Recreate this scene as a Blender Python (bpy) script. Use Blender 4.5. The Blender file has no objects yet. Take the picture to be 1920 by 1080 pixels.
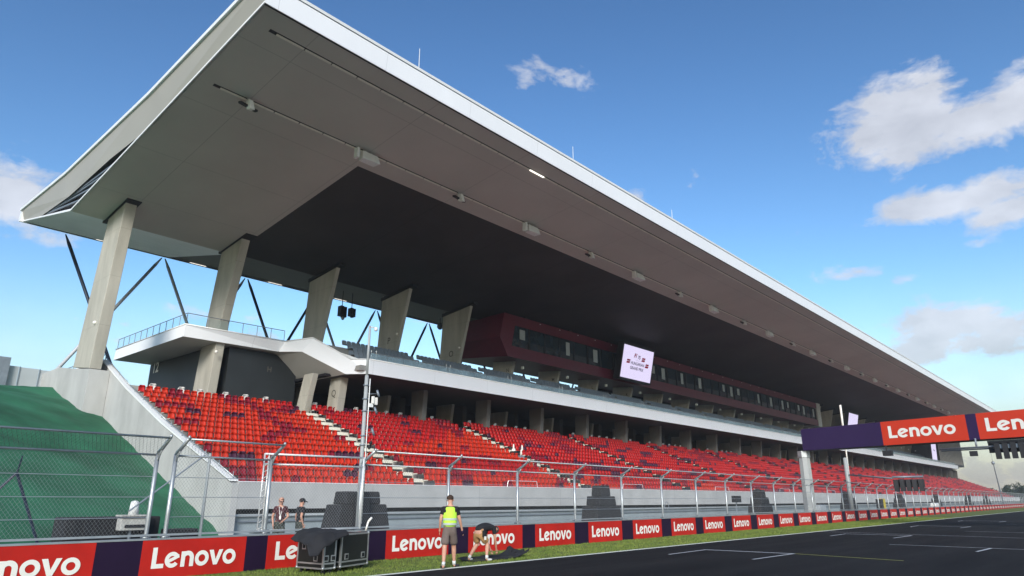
import bpy, bmesh, math, random
from math import sin, cos, pi, radians, sqrt, atan
from mathutils import Vector, Matrix, noise
random.seed(7)
S = bpy.context.scene
COL = S.collection

# ------------------------------------------------------------------ camera
PITCH = atan(397/1280.0); YAW = atan(1190/sqrt(1280.0**2+397**2))
cd = bpy.data.cameras.new("camera"); cam = bpy.data.objects.new("camera", cd); COL.objects.link(cam)
cd.lens = 24.0; cd.sensor_width = 36.0; cd.clip_start = 0.1; cd.clip_end = 5000
cam.location = (0, 0, 1.72)
cam.rotation_euler = (radians(90)+PITCH, 0, YAW-radians(90))
fwd = Vector((cos(YAW)*cos(PITCH), sin(YAW)*cos(PITCH), sin(PITCH)))
cam.rotation_euler = fwd.to_track_quat('-Z', 'Y').to_euler()
S.camera = cam

# ------------------------------------------------------------------ sun, sky, exposure
SUN_EL = radians(26); SUN_AZ = Vector((-0.75, -0.62)).normalized()
sd = bpy.data.lights.new("sun", 'SUN'); sd.energy = 1.9; sd.angle = radians(20); sd.color = (1.0, 0.97, 0.92)
sun = bpy.data.objects.new("sun", sd); COL.objects.link(sun)
sv = Vector((SUN_AZ.x*cos(SUN_EL), SUN_AZ.y*cos(SUN_EL), sin(SUN_EL)))
sun.rotation_euler = sv.to_track_quat('Z', 'Y').to_euler()
S.view_settings.view_transform = 'Standard'; S.view_settings.look = 'None'
S.view_settings.gamma = 1.0; S.view_settings.use_curve_mapping = False
S.view_settings.exposure = 1.02
S.cycles.max_bounces = 8; S.cycles.diffuse_bounces = 4; S.cycles.transparent_max_bounces = 24
S.cycles.use_denoising = True

def view_dir(px, py):
    r = Vector((sin(YAW), -cos(YAW), 0)); u = r.cross(fwd)
    return (fwd*1280 + r*(px-960) + u*(540-py)).normalized()

W = bpy.data.worlds.new("World"); S.world = W; W.use_nodes = True
nt = W.node_tree; N = nt.nodes; L = nt.links; N.clear()
def nd(t, **k):
    n = N.new(t)
    for a, b in k.items(): setattr(n, a, b)
    return n
def vm(op, a, b=None):
    n = nd('ShaderNodeVectorMath', operation=op)
    L.new(a, n.inputs[0]) if hasattr(a, 'links') else n.inputs[0].__setattr__('default_value', a)
    if b is not None:
        L.new(b, n.inputs[1]) if hasattr(b, 'links') else n.inputs[1].__setattr__('default_value', b)
    return n
def mm(op, a, b=None, clamp=False):
    n = nd('ShaderNodeMath', operation=op); n.use_clamp = clamp
    for i, v in enumerate((a, b)):
        if v is None: continue
        if hasattr(v, 'links'): L.new(v, n.inputs[i])
        else: n.inputs[i].default_value = v
    return n.outputs[0]
sky = nd('ShaderNodeTexSky'); sky.sky_type = 'NISHITA'; sky.sun_disc = False
sky.sun_elevation = SUN_EL; sky.sun_rotation = math.atan2(SUN_AZ.x, SUN_AZ.y)
sky.air_density = 1.3; sky.dust_density = 0.7; sky.ozone_density = 2.5; sky.altitude = 100
hs = nd('ShaderNodeHueSaturation'); hs.inputs['Hue'].default_value = 0.499; hs.inputs['Saturation'].default_value = 1.07; hs.inputs['Value'].default_value = 1.0
L.new(sky.outputs[0], hs.inputs['Color'])
tc = nd('ShaderNodeTexCoord'); D = tc.outputs['Generated']
nz = nd('ShaderNodeTexNoise'); nz.inputs['Scale'].default_value = 11.0; nz.inputs['Detail'].default_value = 12; nz.inputs['Roughness'].default_value = 0.64
mp = nd('ShaderNodeMapping'); mp.inputs['Scale'].default_value = (1, 1, 1.9); L.new(D, mp.inputs[0])
wz = nd('ShaderNodeTexNoise'); wz.inputs['Scale'].default_value = 4.0; wz.inputs['Detail'].default_value = 3
L.new(mp.outputs[0], wz.inputs['Vector'])
wadd = vm('MULTIPLY_ADD', wz.outputs['Color'], (0.12, 0.12, 0.12)); L.new(mp.outputs[0], wadd.inputs[2])
L.new(wadd.outputs[0], nz.inputs['Vector'])
CL = [(1690,240,135,90,1.4),(1640,262,70,50,.9),(1845,222,120,62,1.35),(1915,190,90,75,1.4),(1780,262,100,36,1.0),(1735,140,80,34,.75),(1790,380,180,44,1.35),(1890,395,110,42,1.2),(1640,421,60,18,.7),
      (1830,625,260,75,1.2),(1700,660,150,50,.6),(1900,560,60,20,.5),(1590,513,80,20,.6),(1505,436,42,18,.75),(1470,482,40,18,.45),(1860,455,90,16,.4),(1950,880,330,60,.8),(1700,560,80,20,.35),(1190,372,34,24,.75),(1290,340,40,30,.35),(1692,524,40,12,.5),
      (1000,142,60,42,.62),(1075,152,60,34,.62),(30,370,110,85,1.15),(70,440,110,36,.7),(5,300,90,50,.6),(640,330,10,8,.1),(600,640,260,28,.6),(230,600,160,30,.6),(420,590,120,24,.55),(740,610,120,24,.5),(1240,398,60,16,.25),(280,640,120,34,.35)]
mask = None
for (px, py, rx, ry, w) in CL:
    c = view_dir(px, py)
    diff = vm('SUBTRACT', D, tuple(c))
    f = 1280.0 * (1 + ((px-960)**2+(py-540)**2)/1280.0**2)**0.0
    sc = 1280.0/(1+((px-960)**2+(py-540)**2)/1280.0**2)**0.5
    sxy = (1280.0*1.0)/rx; sz = (1280.0*1.0)/ry
    k = (1+((px-960)**2+(py-540)**2)/1280.0**2)
    s2 = vm('MULTIPLY', diff.outputs[0], (sxy*k**0.5, sxy*k**0.5, sz*k**0.5))
    ln = vm('LENGTH', s2.outputs[0])
    v = mm('MULTIPLY', mm('SUBTRACT', 1.25, ln.outputs['Value'], True), w)
    mask = v if mask is None else mm('MAXIMUM', mask, v)
# horizon whitening band of thin cloud
dens = mm('ADD', mask, mm('MULTIPLY', mm('SUBTRACT', nz.outputs['Fac'], 0.5), 3.1))
dens = mm('MULTIPLY', mm('SUBTRACT', dens, 0.42, True), 1.9, True)
dens = mm('MULTIPLY', dens, mm('MINIMUM', mm('MULTIPLY', mask, 4.0), 1.0))
dens = mm('MULTIPLY', dens, 0.84, True)
spz = nd('ShaderNodeSeparateXYZ'); L.new(D, spz.inputs[0])
low = nd('ShaderNodeMapRange'); low.interpolation_type = 'SMOOTHSTEP'; L.new(spz.outputs['Z'], low.inputs[0]); low.inputs[1].default_value = .30; low.inputs[2].default_value = -.02; low.inputs[3].default_value = 0.; low.inputs[4].default_value = .80
dens = mm('MAXIMUM', dens, low.outputs[0])
cn = nd('ShaderNodeTexNoise'); cn.inputs['Scale'].default_value = 14; cn.inputs['Detail'].default_value = 5
L.new(mp.outputs[0], cn.inputs['Vector'])
cr = nd('ShaderNodeMapRange'); L.new(cn.outputs['Fac'], cr.inputs[0]); cr.inputs[1].default_value = .3; cr.inputs[2].default_value = .7; cr.inputs[3].default_value = .8; cr.inputs[4].default_value = 1.08
ccol = vm('SCALE', (4.9, 5.0, 5.35)); lz = nd('ShaderNodeMapRange'); L.new(spz.outputs['Z'], lz.inputs[0]); lz.inputs[1].default_value = .03; lz.inputs[2].default_value = .20; lz.inputs[3].default_value = .58; lz.inputs[4].default_value = 1.0
L.new(mm('MULTIPLY', cr.outputs[0], lz.outputs[0]), ccol.inputs['Scale'])
gmn = nd('ShaderNodeGamma'); gmn.inputs[1].default_value = 1.42; L.new(hs.outputs[0], gmn.inputs[0]); sc0 = vm('SCALE', gmn.outputs[0]); sc0.inputs['Scale'].default_value = .63
mx = nd('ShaderNodeMix', data_type='RGBA'); L.new(dens, mx.inputs[0]); L.new(sc0.outputs[0], mx.inputs[6]); L.new(ccol.outputs[0], mx.inputs[7])
bg = nd('ShaderNodeBackground'); bg.inputs['Strength'].default_value = 0.080
L.new(mx.outputs[2], bg.inputs['Color'])
wo = nd('ShaderNodeOutputWorld'); L.new(bg.outputs[0], wo.inputs[0])

# ------------------------------------------------------------------ materials
def mat(name, c, rough=.7, var=.12, vs=1.5, metal=0., bump=0., bs=20., c2=None, spec=.4, det=5, stretch=None, coat=0):
    m = bpy.data.materials.new(name); m.use_nodes = True
    t = m.node_tree; n = t.nodes; b = n['Principled BSDF']
    b.inputs['Roughness'].default_value = rough; b.inputs['Metallic'].default_value = metal
    b.inputs['Specular IOR Level'].default_value = spec
    if coat: b.inputs['Coat Weight'].default_value = coat
    tc = n.new('ShaderNodeTexCoord'); mpp = n.new('ShaderNodeMapping'); t.links.new(tc.outputs['Object'], mpp.inputs[0])
    if stretch: mpp.inputs['Scale'].default_value = stretch
    nz = n.new('ShaderNodeTexNoise'); nz.inputs['Scale'].default_value = vs; nz.inputs['Detail'].default_value = det
    nz.inputs['Roughness'].default_value = .6
    t.links.new(mpp.outputs[0], nz.inputs['Vector'])
    r = n.new('ShaderNodeValToRGB'); t.links.new(nz.outputs['Fac'], r.inputs[0])
    if c2 is None:
        a = tuple(max(0, x*(1-var)) for x in c); d = tuple(min(1, x*(1+var)) for x in c)
    else: a, d = c, c2
    r.color_ramp.elements[0].position = .3; r.color_ramp.elements[1].position = .7
    r.color_ramp.elements[0].color = (*a, 1); r.color_ramp.elements[1].color = (*d, 1)
    t.links.new(r.outputs[0], b.inputs['Base Color'])
    if bump:
        nb = n.new('ShaderNodeTexNoise'); nb.inputs['Scale'].default_value = bs; nb.inputs['Detail'].default_value = 4
        t.links.new(mpp.outputs[0], nb.inputs['Vector'])
        bp = n.new('ShaderNodeBump'); bp.inputs['Strength'].default_value = bump; bp.inputs['Distance'].default_value = .02
        t.links.new(nb.outputs['Fac'], bp.inputs['Height']); t.links.new(bp.outputs[0], b.inputs['Normal'])
    return m
def lined(m, axis='X', period=4.0, width=.012, dark=.35, off=0., axis2=None, period2=None):
    """thin panel joints across a material, spaced along object axes"""
    t = m.node_tree; n = t.nodes; b = n['Principled BSDF']; src = b.inputs['Base Color'].links[0].from_socket
    tc = n.new('ShaderNodeTexCoord'); sp = n.new('ShaderNodeSeparateXYZ'); t.links.new(tc.outputs['Object'], sp.inputs[0])
    def line(ax, per):
        a = n.new('ShaderNodeMath'); a.operation = 'ADD'; t.links.new(sp.outputs[ax], a.inputs[0]); a.inputs[1].default_value = off
        md = n.new('ShaderNodeMath'); md.operation = 'PINGPONG'; t.links.new(a.outputs[0], md.inputs[0]); md.inputs[1].default_value = per/2
        lt = n.new('ShaderNodeMath'); lt.operation = 'LESS_THAN'; t.links.new(md.outputs[0], lt.inputs[0]); lt.inputs[1].default_value = width
        return lt.outputs[0]
    o = line(axis, period)
    if axis2:
        o2 = line(axis2, period2); mxm = n.new('ShaderNodeMath'); mxm.operation = 'MAXIMUM'
        t.links.new(o, mxm.inputs[0]); t.links.new(o2, mxm.inputs[1]); o = mxm.outputs[0]
    mx = n.new('ShaderNodeMix'); mx.data_type = 'RGBA'; mx.blend_type = 'MULTIPLY'
    t.links.new(o, mx.inputs[0]); t.links.new(src, mx.inputs[6]); mx.inputs[7].default_value = (dark, dark, dark, 1)
    t.links.new(mx.outputs[2], b.inputs['Base Color'])
    return m
def emis(name, c, s):
    m = bpy.data.materials.new(name); m.use_nodes = True; b = m.node_tree.nodes['Principled BSDF']
    b.inputs['Base Color'].default_value = (0.1, .1, .1, 1); b.inputs['Emission Color'].default_value = (*c, 1); b.inputs['Emission Strength'].default_value = s
    return m
M = {}
M['asphalt'] = mat('asphalt', (.0095,.0095,.0100), .9, 0, .8, c2=(.0255,.0245,.0240), bump=.5, bs=90, det=12, spec=.12, stretch=(.12,1,1))
M['grass'] = mat('grass_ground', (.075,.115,.018), .95, 0, 2.5, c2=(.15,.175,.03), bump=.6, bs=40, det=8)
M['blade'] = mat('grass_blade', (.09,.15,.02), .9, 0, 1.2, c2=(.2,.23,.05))
M['earth'] = mat('earth', (.16,.16,.10), .95, .3, .2, c2=(.10,.13,.05), bump=.3, bs=3)
M['pave'] = lined(mat('concrete_paving', (.30,.31,.31), .9, .15, .6, bump=.2), 'X', 5., .02, .6)
M['white_paint'] = mat('white_paint', (.80,.80,.68), .6, .12, 9., det=8)
M['grey_paint'] = mat('worn_paint', (.42,.42,.43), .6, 0, 8., c2=(.72,.72,.72), det=8)
M['yellow_paint'] = mat('yellow_paint', (.34,.34,.06), .6, .25, 6.)
M['concrete'] = lined(mat('concrete', (.40,.40,.385), .85, .10, .7, bump=.25, bs=9, det=8), 'X', 8.4, .015, .7, 1.0)
M['side_concrete'] = lined(mat('side_concrete', (.50,.495,.47), .85, 0, .5, c2=(.37,.365,.345), bump=.25, bs=9, det=10, stretch=(1,1,.5)), 'Y', 6.4, .012, .75, .6)
M['fin'] = lined(mat('fin_concrete', (.34,.32,.265), .85, 0, .9, c2=(.50,.47,.395), bump=.3, bs=6, det=10, stretch=(1,1,.22)), 'Z', 3.4, .012, .72, .6)
M['under_wall'] = mat('under_wall', (.26,.30,.31), .8, .1, .8)
M['step'] = mat('terrace_concrete', (.30,.29,.27), .9, .12, 1.5)
M['stair'] = mat('stair_concrete', (.68,.65,.54), .9, .10, 2.)
M['white_panel'] = lined(mat('white_panel', (.80,.80,.80), .38, .025, .3), 'X', 6.6, .012, .72)
M['end_panel'] = mat('end_panel', (.50,.48,.43), .45, .04, .25)
M['trim'] = mat('white_trim', (.8,.8,.78), .4, .03, 1.)
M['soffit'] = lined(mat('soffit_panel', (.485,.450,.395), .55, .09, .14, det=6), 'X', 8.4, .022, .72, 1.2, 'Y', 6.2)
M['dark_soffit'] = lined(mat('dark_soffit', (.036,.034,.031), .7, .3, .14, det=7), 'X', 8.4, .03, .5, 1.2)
M['roof_end_shaded'] = mat('shaded_end_panel', (.36,.34,.295), .5, .05, .25)  # greyer than the fascia: shade of the leaning face put into the colour
M['column'] = mat('shaded_column_concrete', (.13,.123,.108), .85, .12, .8, bump=.3, bs=6)  # fin concrete darkened; the shade under the deck is put into the colour
M['under_deck_shade'] = mat('under_deck_shade', (.05,.048,.045), .8, .1, .5)  # darkened for deck underside, inner columns and floor: shade painted in
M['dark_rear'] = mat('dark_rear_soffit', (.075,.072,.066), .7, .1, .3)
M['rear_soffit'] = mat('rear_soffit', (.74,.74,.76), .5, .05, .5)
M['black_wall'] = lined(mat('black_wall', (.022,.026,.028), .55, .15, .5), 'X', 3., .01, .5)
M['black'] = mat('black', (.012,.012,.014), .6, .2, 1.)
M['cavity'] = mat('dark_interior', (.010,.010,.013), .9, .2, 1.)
M['maroon'] = lined(mat('maroon_cladding', (.120,.006,.020), .45, .12, .4), 'X', 4.2, .012, .6)
M['strut_lit'] = mat('strut_lit', (.46,.48,.50), .4, .06, 2.)  # pale copy of the navy struts: light on them painted as colour
M['navy'] = mat('navy_steel', (.012,.022,.045), .45, .15, 2.)
M['steel'] = mat('galvanised_steel', (.42,.44,.44), .42, .15, 3., metal=.6)
M['grey_steel'] = mat('grey_steel', (.22,.25,.28), .5, .12, 3., metal=.3)
M['pole'] = mat('pole_paint', (.52,.53,.53), .5, .06, 1.)
M['bright_steel'] = mat('bright_steel', (.72,.72,.70), .35, .1, 5., metal=.3)
M['red_board'] = mat('red_board', (.46,.016,.010), .6, .16, 1.1, spec=.2, bump=.25, bs=1.6, det=8)
M['purple_board'] = mat('purple_board', (.016,.007,.026), .6, .1, .9, spec=.15)
M['gantry_red'] = mat('gantry_red', (.56,.036,.010), .5, .05, .5)
M['gantry_purple'] = mat('gantry_purple', (.030,.016,.064), .5, .06, .5, spec=.2)
M['letter'] = mat('letter_white', (.80,.77,.70), .5, .04, 2.)
M['turf'] = mat('green_geotextile', (.010,.082,.036), .85, 0, .42, c2=(.030,.180,.088), bump=1.0, bs=1.6, det=9)
M['seat_orange'] = mat('seat_orange', (.50,.027,.008), .42, .16, 1.3, spec=.3)
M['seat_red'] = mat('seat_red', (.42,.010,.010), .42, .16, 1.3, spec=.3)
M['seat_crimson'] = mat('seat_crimson', (.22,.006,.018), .42, .1, 3., spec=.3)
M['seat_purple'] = mat('seat_purple', (.065,.012,.034), .42, .1, 3., spec=.3)
M['seat_white'] = mat('seat_white', (.62,.60,.56), .4, .05, 3.)
M['seat_grey'] = mat('seat_grey', (.20,.23,.26), .45, .1, 3.)
M['bracket'] = mat('seat_bracket', (.55,.52,.44), .5, .08, 3.)
M['rubber'] = mat('rubber', (.015,.015,.015), .8, .1, 4.)
M['cloth_black'] = mat('black_cloth', (.018,.018,.020), .9, .2, 4., bump=.4, bs=8)
M['cover'] = mat('speaker_cover', (.022,.022,.024), .85, .2, 2., bump=.5, bs=5)
M['case'] = mat('case_laminate', (.008,.010,.009), .45, .2, 2., bump=.1, bs=200)
M['alu'] = mat('aluminium', (.42,.43,.43), .38, .12, 6., metal=.7)
M['skin'] = mat('skin', (.52,.27,.18), .55, .08, 8.)
M['hivis'] = mat('hi_vis', (.48,.82,.06), .7, .08, 5.)
M['reflective'] = mat('reflective_band', (.40,.44,.40), .4, .08, 5.)
M['shorts_brown'] = mat('shorts_brown', (.15,.115,.10), .9, .2, 9., bump=.4, bs=12)
M['shorts_tan'] = mat('shorts_tan', (.36,.20,.08), .9, .15, 9., bump=.4, bs=12)
M['shirt_maroon'] = mat('shirt_maroon', (.07,.018,.022), .9, .2, 6., bump=.3, bs=12)
M['shirt_black'] = mat('shirt_black', (.014,.014,.017), .9, .2, 6., bump=.3, bs=12)
M['hair'] = mat('hair_brown', (.045,.024,.014), .8, .3, 30., bump=.6, bs=60)
M['hair_grey'] = mat('hair_grey', (.12,.10,.09), .8, .3, 30., bump=.6, bs=60)
M['sock'] = mat('sock', (.6,.6,.57), .9, .05, 5.)
M['shoe'] = mat('shoe', (.03,.03,.032), .7, .2, 5.)
M['trousers'] = mat('trousers', (.05,.055,.045), .9, .2, 5.)
M['yellow'] = mat('yellow_coat', (.55,.42,.03), .6, .1, 3.)
M['light_grey'] = mat('light_grey', (.74,.74,.70), .45, .06, 5.)
M['dirty_white'] = mat('dirty_white', (.52,.51,.46), .5, .12, 9.)
M['leaf'] = mat('leaf', (.012,.028,.010), .9, 0, 1.5, c2=(.03,.05,.018))
M['bark'] = mat('bark', (.05,.04,.03), .9, .2, 3.)
M['deck_panel'] = lined(mat('deck_panel', (.88,.89,.90), .35, .02, .3), 'X', 6.6, .012, .72)
M['mast_paint'] = mat('mast_paint', (.34,.35,.34), .5, .06, 1.)
M['privacy'] = mat('privacy_panel', (.40,.43,.44), .35, .06, .7)
M['screen'] = emis('screen_face', (.62, .56, .78), .62)
M['lamp_on'] = emis('lamp_on', (1., .93, .82), 1.0)
M['bar'] = mat('light_bar', (.74,.70,.60), .4, .05, 2.)
M['ink'] = mat('ink_dark', (.012,.012,.05), .6, .05, 2.)
M['ink_red'] = mat('ink_red', (.75,.01,.06), .6, .05, 2.)
M['fade'] = mat('fin_letter', (.10,.095,.08), .8, .1, 3.)
def glassy(name, c, rough=.06, alpha=1.0):
    m = mat(name, c, rough, .25, .9, spec=.9)
    if alpha < 1:
        t = m.node_tree; n = t.nodes; b = n['Principled BSDF']; tr = n.new('ShaderNodeBsdfTransparent'); mx = n.new('ShaderNodeMixShader')
        tr.inputs[0].default_value = (.86,.93,.95,1)
        mx.inputs[0].default_value = alpha; t.links.new(tr.outputs[0], mx.inputs[1]); t.links.new(b.outputs[0], mx.inputs[2])
        t.links.new(mx.outputs[0], n['Material Output'].inputs[0])
    return m
M['window'] = glassy('window_glass', (.020,.036,.046), .05)
M['glass'] = glassy('balustrade_glass', (.30,.40,.44), .05, .42)
M['clear_glass'] = glassy('clear_glass', (.30,.40,.44), .05, .045)
M['curtain'] = mat('roller_blind', (.40,.42,.40), .8, .05, 2.)
def mesh_mat():
    m = bpy.data.materials.new('chain_link'); m.use_nodes = True; t = m.node_tree; n = t.nodes; b = n['Principled BSDF']
    b.inputs['Base Color'].default_value = (.24,.25,.25,1); b.inputs['Roughness'].default_value = .6; b.inputs['Metallic'].default_value = .3
    tc = n.new('ShaderNodeTexCoord'); sp = n.new('ShaderNodeSeparateXYZ'); t.links.new(tc.outputs['Object'], sp.inputs[0])
    outs = []
    for sg in (1, -1):
        a = n.new('ShaderNodeMath'); a.operation = 'MULTIPLY_ADD'; t.links.new(sp.outputs['Z'], a.inputs[0]); a.inputs[1].default_value = sg*0.8; t.links.new(sp.outputs['X'], a.inputs[2])
        p = n.new('ShaderNodeMath'); p.operation = 'PINGPONG'; t.links.new(a.outputs[0], p.inputs[0]); p.inputs[1].default_value = .042
        l = n.new('ShaderNodeMath'); l.operation = 'LESS_THAN'; t.links.new(p.outputs[0], l.inputs[0]); l.inputs[1].default_value = .0026
        outs.append(l.outputs[0])
    mxm = n.new('ShaderNodeMath'); mxm.operation = 'MAXIMUM'; t.links.new(outs[0], mxm.inputs[0]); t.links.new(outs[1], mxm.inputs[1])
    tr = n.new('ShaderNodeBsdfTransparent'); ms = n.new('ShaderNodeMixShader')
    t.links.new(mxm.outputs[0], ms.inputs[0]); t.links.new(tr.outputs[0], ms.inputs[1]); t.links.new(b.outputs[0], ms.inputs[2])
    t.links.new(ms.outputs[0], n['Material Output'].inputs[0])
    return m
M['chain'] = mesh_mat()

# ------------------------------------------------------------------ mesh helpers
class MB:
    def __init__(s): s.v = []; s.f = []; s.m = []; s.mi = 0; s.mats = []
    def mat(s, k):
        if k not in s.mats: s.mats.append(k)
        s.mi = s.mats.index(k); return s
    def add(s, vs, fs):
        o = len(s.v); s.v += [tuple(v) for v in vs]
        for f in fs: s.f.append(tuple(i+o for i in f)); s.m.append(s.mi)
        return s
    def box(s, x0, x1, y0, y1, z0, z1):
        s.add([(x0,y0,z0),(x1,y0,z0),(x1,y1,z0),(x0,y1,z0),(x0,y0,z1),(x1,y0,z1),(x1,y1,z1),(x0,y1,z1)],
              [(0,3,2,1),(4,5,6,7),(0,1,5,4),(1,2,6,5),(2,3,7,6),(3,0,4,7)]); return s
    def hexa(s, a, b):   # two quads (lists of 4 pts)
        s.add(list(a)+list(b), [(3,2,1,0),(4,5,6,7),(0,1,5,4),(1,2,6,5),(2,3,7,6),(3,0,4,7)]); return s
    def prism(s, pts, x0, x1, cap=True):   # polygon in (y,z) extruded along x
        n = len(pts); vs = [(x0,y,z) for y,z in pts]+[(x1,y,z) for y,z in pts]
        fs = [(i,(i+1)%n,n+(i+1)%n,n+i) for i in range(n)]
        if cap: fs += [tuple(range(n-1,-1,-1)), tuple(range(n,2*n))]
        s.add(vs, fs); return s
    def tube(s, a, b, r, r2=None, n=8):
        a = Vector(a); b = Vector(b); r2 = r if r2 is None else r2
        d = (b-a).normalized(); u = d.orthogonal().normalized(); w = d.cross(u)
        vs = []
        for p, rr in ((a, r), (b, r2)):
            for i in range(n):
                t = 2*pi*i/n; vs.append(p+u*rr*cos(t)+w*rr*sin(t))
        fs = [(i,(i+1)%n,n+(i+1)%n,n+i) for i in range(n)]+[tuple(range(n-1,-1,-1)), tuple(range(n,2*n))]
        s.add(vs, fs); return s
    def sph(s, c, rx, ry, rz, n=10, k=6):
        vs = [(c[0],c[1],c[2]-rz)]; 
        for j in range(1,k):
            p = -pi/2+pi*j/k
            for i in range(n): t = 2*pi*i/n; vs.append((c[0]+rx*cos(p)*cos(t), c[1]+ry*cos(p)*sin(t), c[2]+rz*sin(p)))
        vs.append((c[0],c[1],c[2]+rz)); fs = [(0,1+(i+1)%n,1+i) for i in range(n)]
        for j in range(k-2):
            for i in range(n): a = 1+j*n; fs.append((a+i,a+(i+1)%n,a+n+(i+1)%n,a+n+i))
        a = 1+(k-2)*n; e = len(vs)-1; fs += [(a+i,a+(i+1)%n,e) for i in range(n)]
        s.add(vs, fs); return s
    def build(s, name, mk=None, parent=None, smooth=False, bevel=0, fix=True):
        me = bpy.data.meshes.new(name); me.from_pydata(s.v, [], s.f)
        for k in (s.mats or [mk]): me.materials.append(M[k])
        if s.mats:
            for p, i in zip(me.polygons, s.m): p.material_index = i
        if fix:
            bm = bmesh.new(); bm.from_mesh(me); bmesh.ops.recalc_face_normals(bm, faces=bm.faces); bm.to_mesh(me); bm.free()
        if smooth:
            for p in me.polygons: p.use_smooth = True
        o = bpy.data.objects.new(name, me); COL.objects.link(o)
        if parent: o.parent = parent
        if bevel:
            md = o.modifiers.new('bevel', 'BEVEL'); md.width = bevel; md.segments = 2; md.limit_method = 'ANGLE'
        return o
def root(name, loc=(0,0,0)):
    o = bpy.data.objects.new(name, None); COL.objects.link(o); o.location = loc; o.empty_display_size = .2; return o
def tag(o, label=None, cat=None, group=None, kind=None):
    if label: o['label'] = label
    if cat: o['category'] = cat
    if group: o['group'] = group
    if kind: o['kind'] = kind
    return o
def sheet(name, x0, x1, y0, y1, z, mk, kind='structure'):
    o = MB().add([(x0,y0,z),(x1,y0,z),(x1,y1,z),(x0,y1,z)], [(0,1,2,3)]).build(name, mk)
    if kind: o['kind'] = kind
    return o
ORD = ['zeroth','first','second','third','fourth','fifth','sixth','seventh','eighth','ninth','tenth','eleventh','twelfth','thirteenth','fourteenth','fifteenth','sixteenth','seventeenth','eighteenth','nineteenth','twentieth']
TENS = {2:'twenty',3:'thirty',4:'forty',5:'fifty',6:'sixty',7:'seventy'}
def ordn(i):
    if i <= 20: return ORD[i]
    t, u = divmod(i, 10)
    return (TENS[t][:-1]+'ieth') if u == 0 else TENS[t]+'-'+ORD[u]
def part_local(o, P):   # child of an empty that sits away from the origin but whose mesh is in world coordinates
    o.parent = P; o.matrix_parent_inverse = Matrix.Translation(-Vector(P.location)); return o

# ------------------------------------------------------------------ ground
XE = 292.0
def YB(x): return 17.4+.025*(x-14)
def strip(name, pts_in, pts_out, z, mk):   # ribbon between two polylines
    n = len(pts_in)
    o = MB().add([(x,y,z) for x,y in pts_in]+[(x,y,z) for x,y in pts_out], [(i,i+1,n+i+1,n+i) for i in range(n-1)]).build(name, mk)
    o['kind'] = 'structure'; return o
def YW(x): return 13.93+.0072*x
sheet('ground', -1500, 1800, -1500, 1800, -.03, 'earth')
xs = [-60, 0, 60, 140, 300, 700]
strip('track', [(x,-2.4) for x in xs], [(x,YW(x)+.06) for x in xs], 0., 'asphalt')
sheet('unseen_pit_lane', -60, 400, -40, -2.4, 0., 'pave')  # out of view; pale paving added to bounce light up to the soffit
strip('grass_verge', [(x,YW(x)+.06) for x in xs], [(x,YB(x)+.1) for x in xs], 0.002, 'grass')
strip('edge_line', [(x,YW(x)-.10) for x in xs], [(x,YW(x)+.10) for x in xs], .006, 'white_paint')
strip('service_road', [(x,YB(x)+.1) for x in xs], [(x,33.0 if x<300 else 40) for x in xs], .0, 'pave')
# grid boxes
def gm(name, a, b, w, mk, z=.005):
    a = Vector(a); b = Vector(b); d = (b-a).normalized(); nrm = Vector((-d.y, d.x))*w/2
    o = MB().add([(*(a-nrm),z),(*(b-nrm),z),(*(b+nrm),z),(*(a+nrm),z)], [(0,1,2,3)]).build(name, mk); o['kind'] = 'structure'
for k, xg in enumerate((24.35, 40.35, 56.4, 72.4)):
    gm('grid_line', (xg-.1,12.25), (xg+.08,9.1), .15, 'grey_paint')
    gm('grid_line', (xg-3.0,12.08), (xg-.1,12.2), .09, 'grey_paint', .008)
    gm('grid_line', (xg-3.05,9.22), (xg+.02,9.13), .09, 'grey_paint', .008)
gm('grid_line', (24.42,9.1), (23.77,5.7), .10, 'yellow_paint', .0065)
for k, xg in enumerate((32.05, 48.1, 64.1)):
    gm('grid_line', (xg-.05,8.1), (xg-.1,-1.0), .09, 'grey_paint')
    gm('grid_line', (xg-2.5,4.75), (xg-.1,4.65), .09, 'grey_paint', .008)
gm('grid_line', (42.3,14.15), (40.8,0.5), .09, 'grey_paint', .0045)

# grass blades (uncountable)
g = MB()
for i in range(52000):
    x = 7+random.random()**1.6*75; y0 = YW(x)+.1; y1 = YB(x)-.12
    y = y0+random.random()*(y1-y0); h = random.uniform(.02,.055)*(1.25 if noise.noise(Vector((x*.6,y*.8,0)))>0 else .8); a = random.uniform(0,6.28); w = .006+.0004*x; l = random.uniform(-.02,.02)
    g.v += [(x-w*cos(a),y-w*sin(a),0.),(x+w*cos(a),y+w*sin(a),0.),(x+l,y+l,h)]; k = len(g.v); g.f.append((k-3,k-2,k-1)); g.m.append(0)
tag(g.build('grass', 'blade', fix=False), 'short mown grass growing on the verge beside the track', 'grass', kind='stuff')

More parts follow.
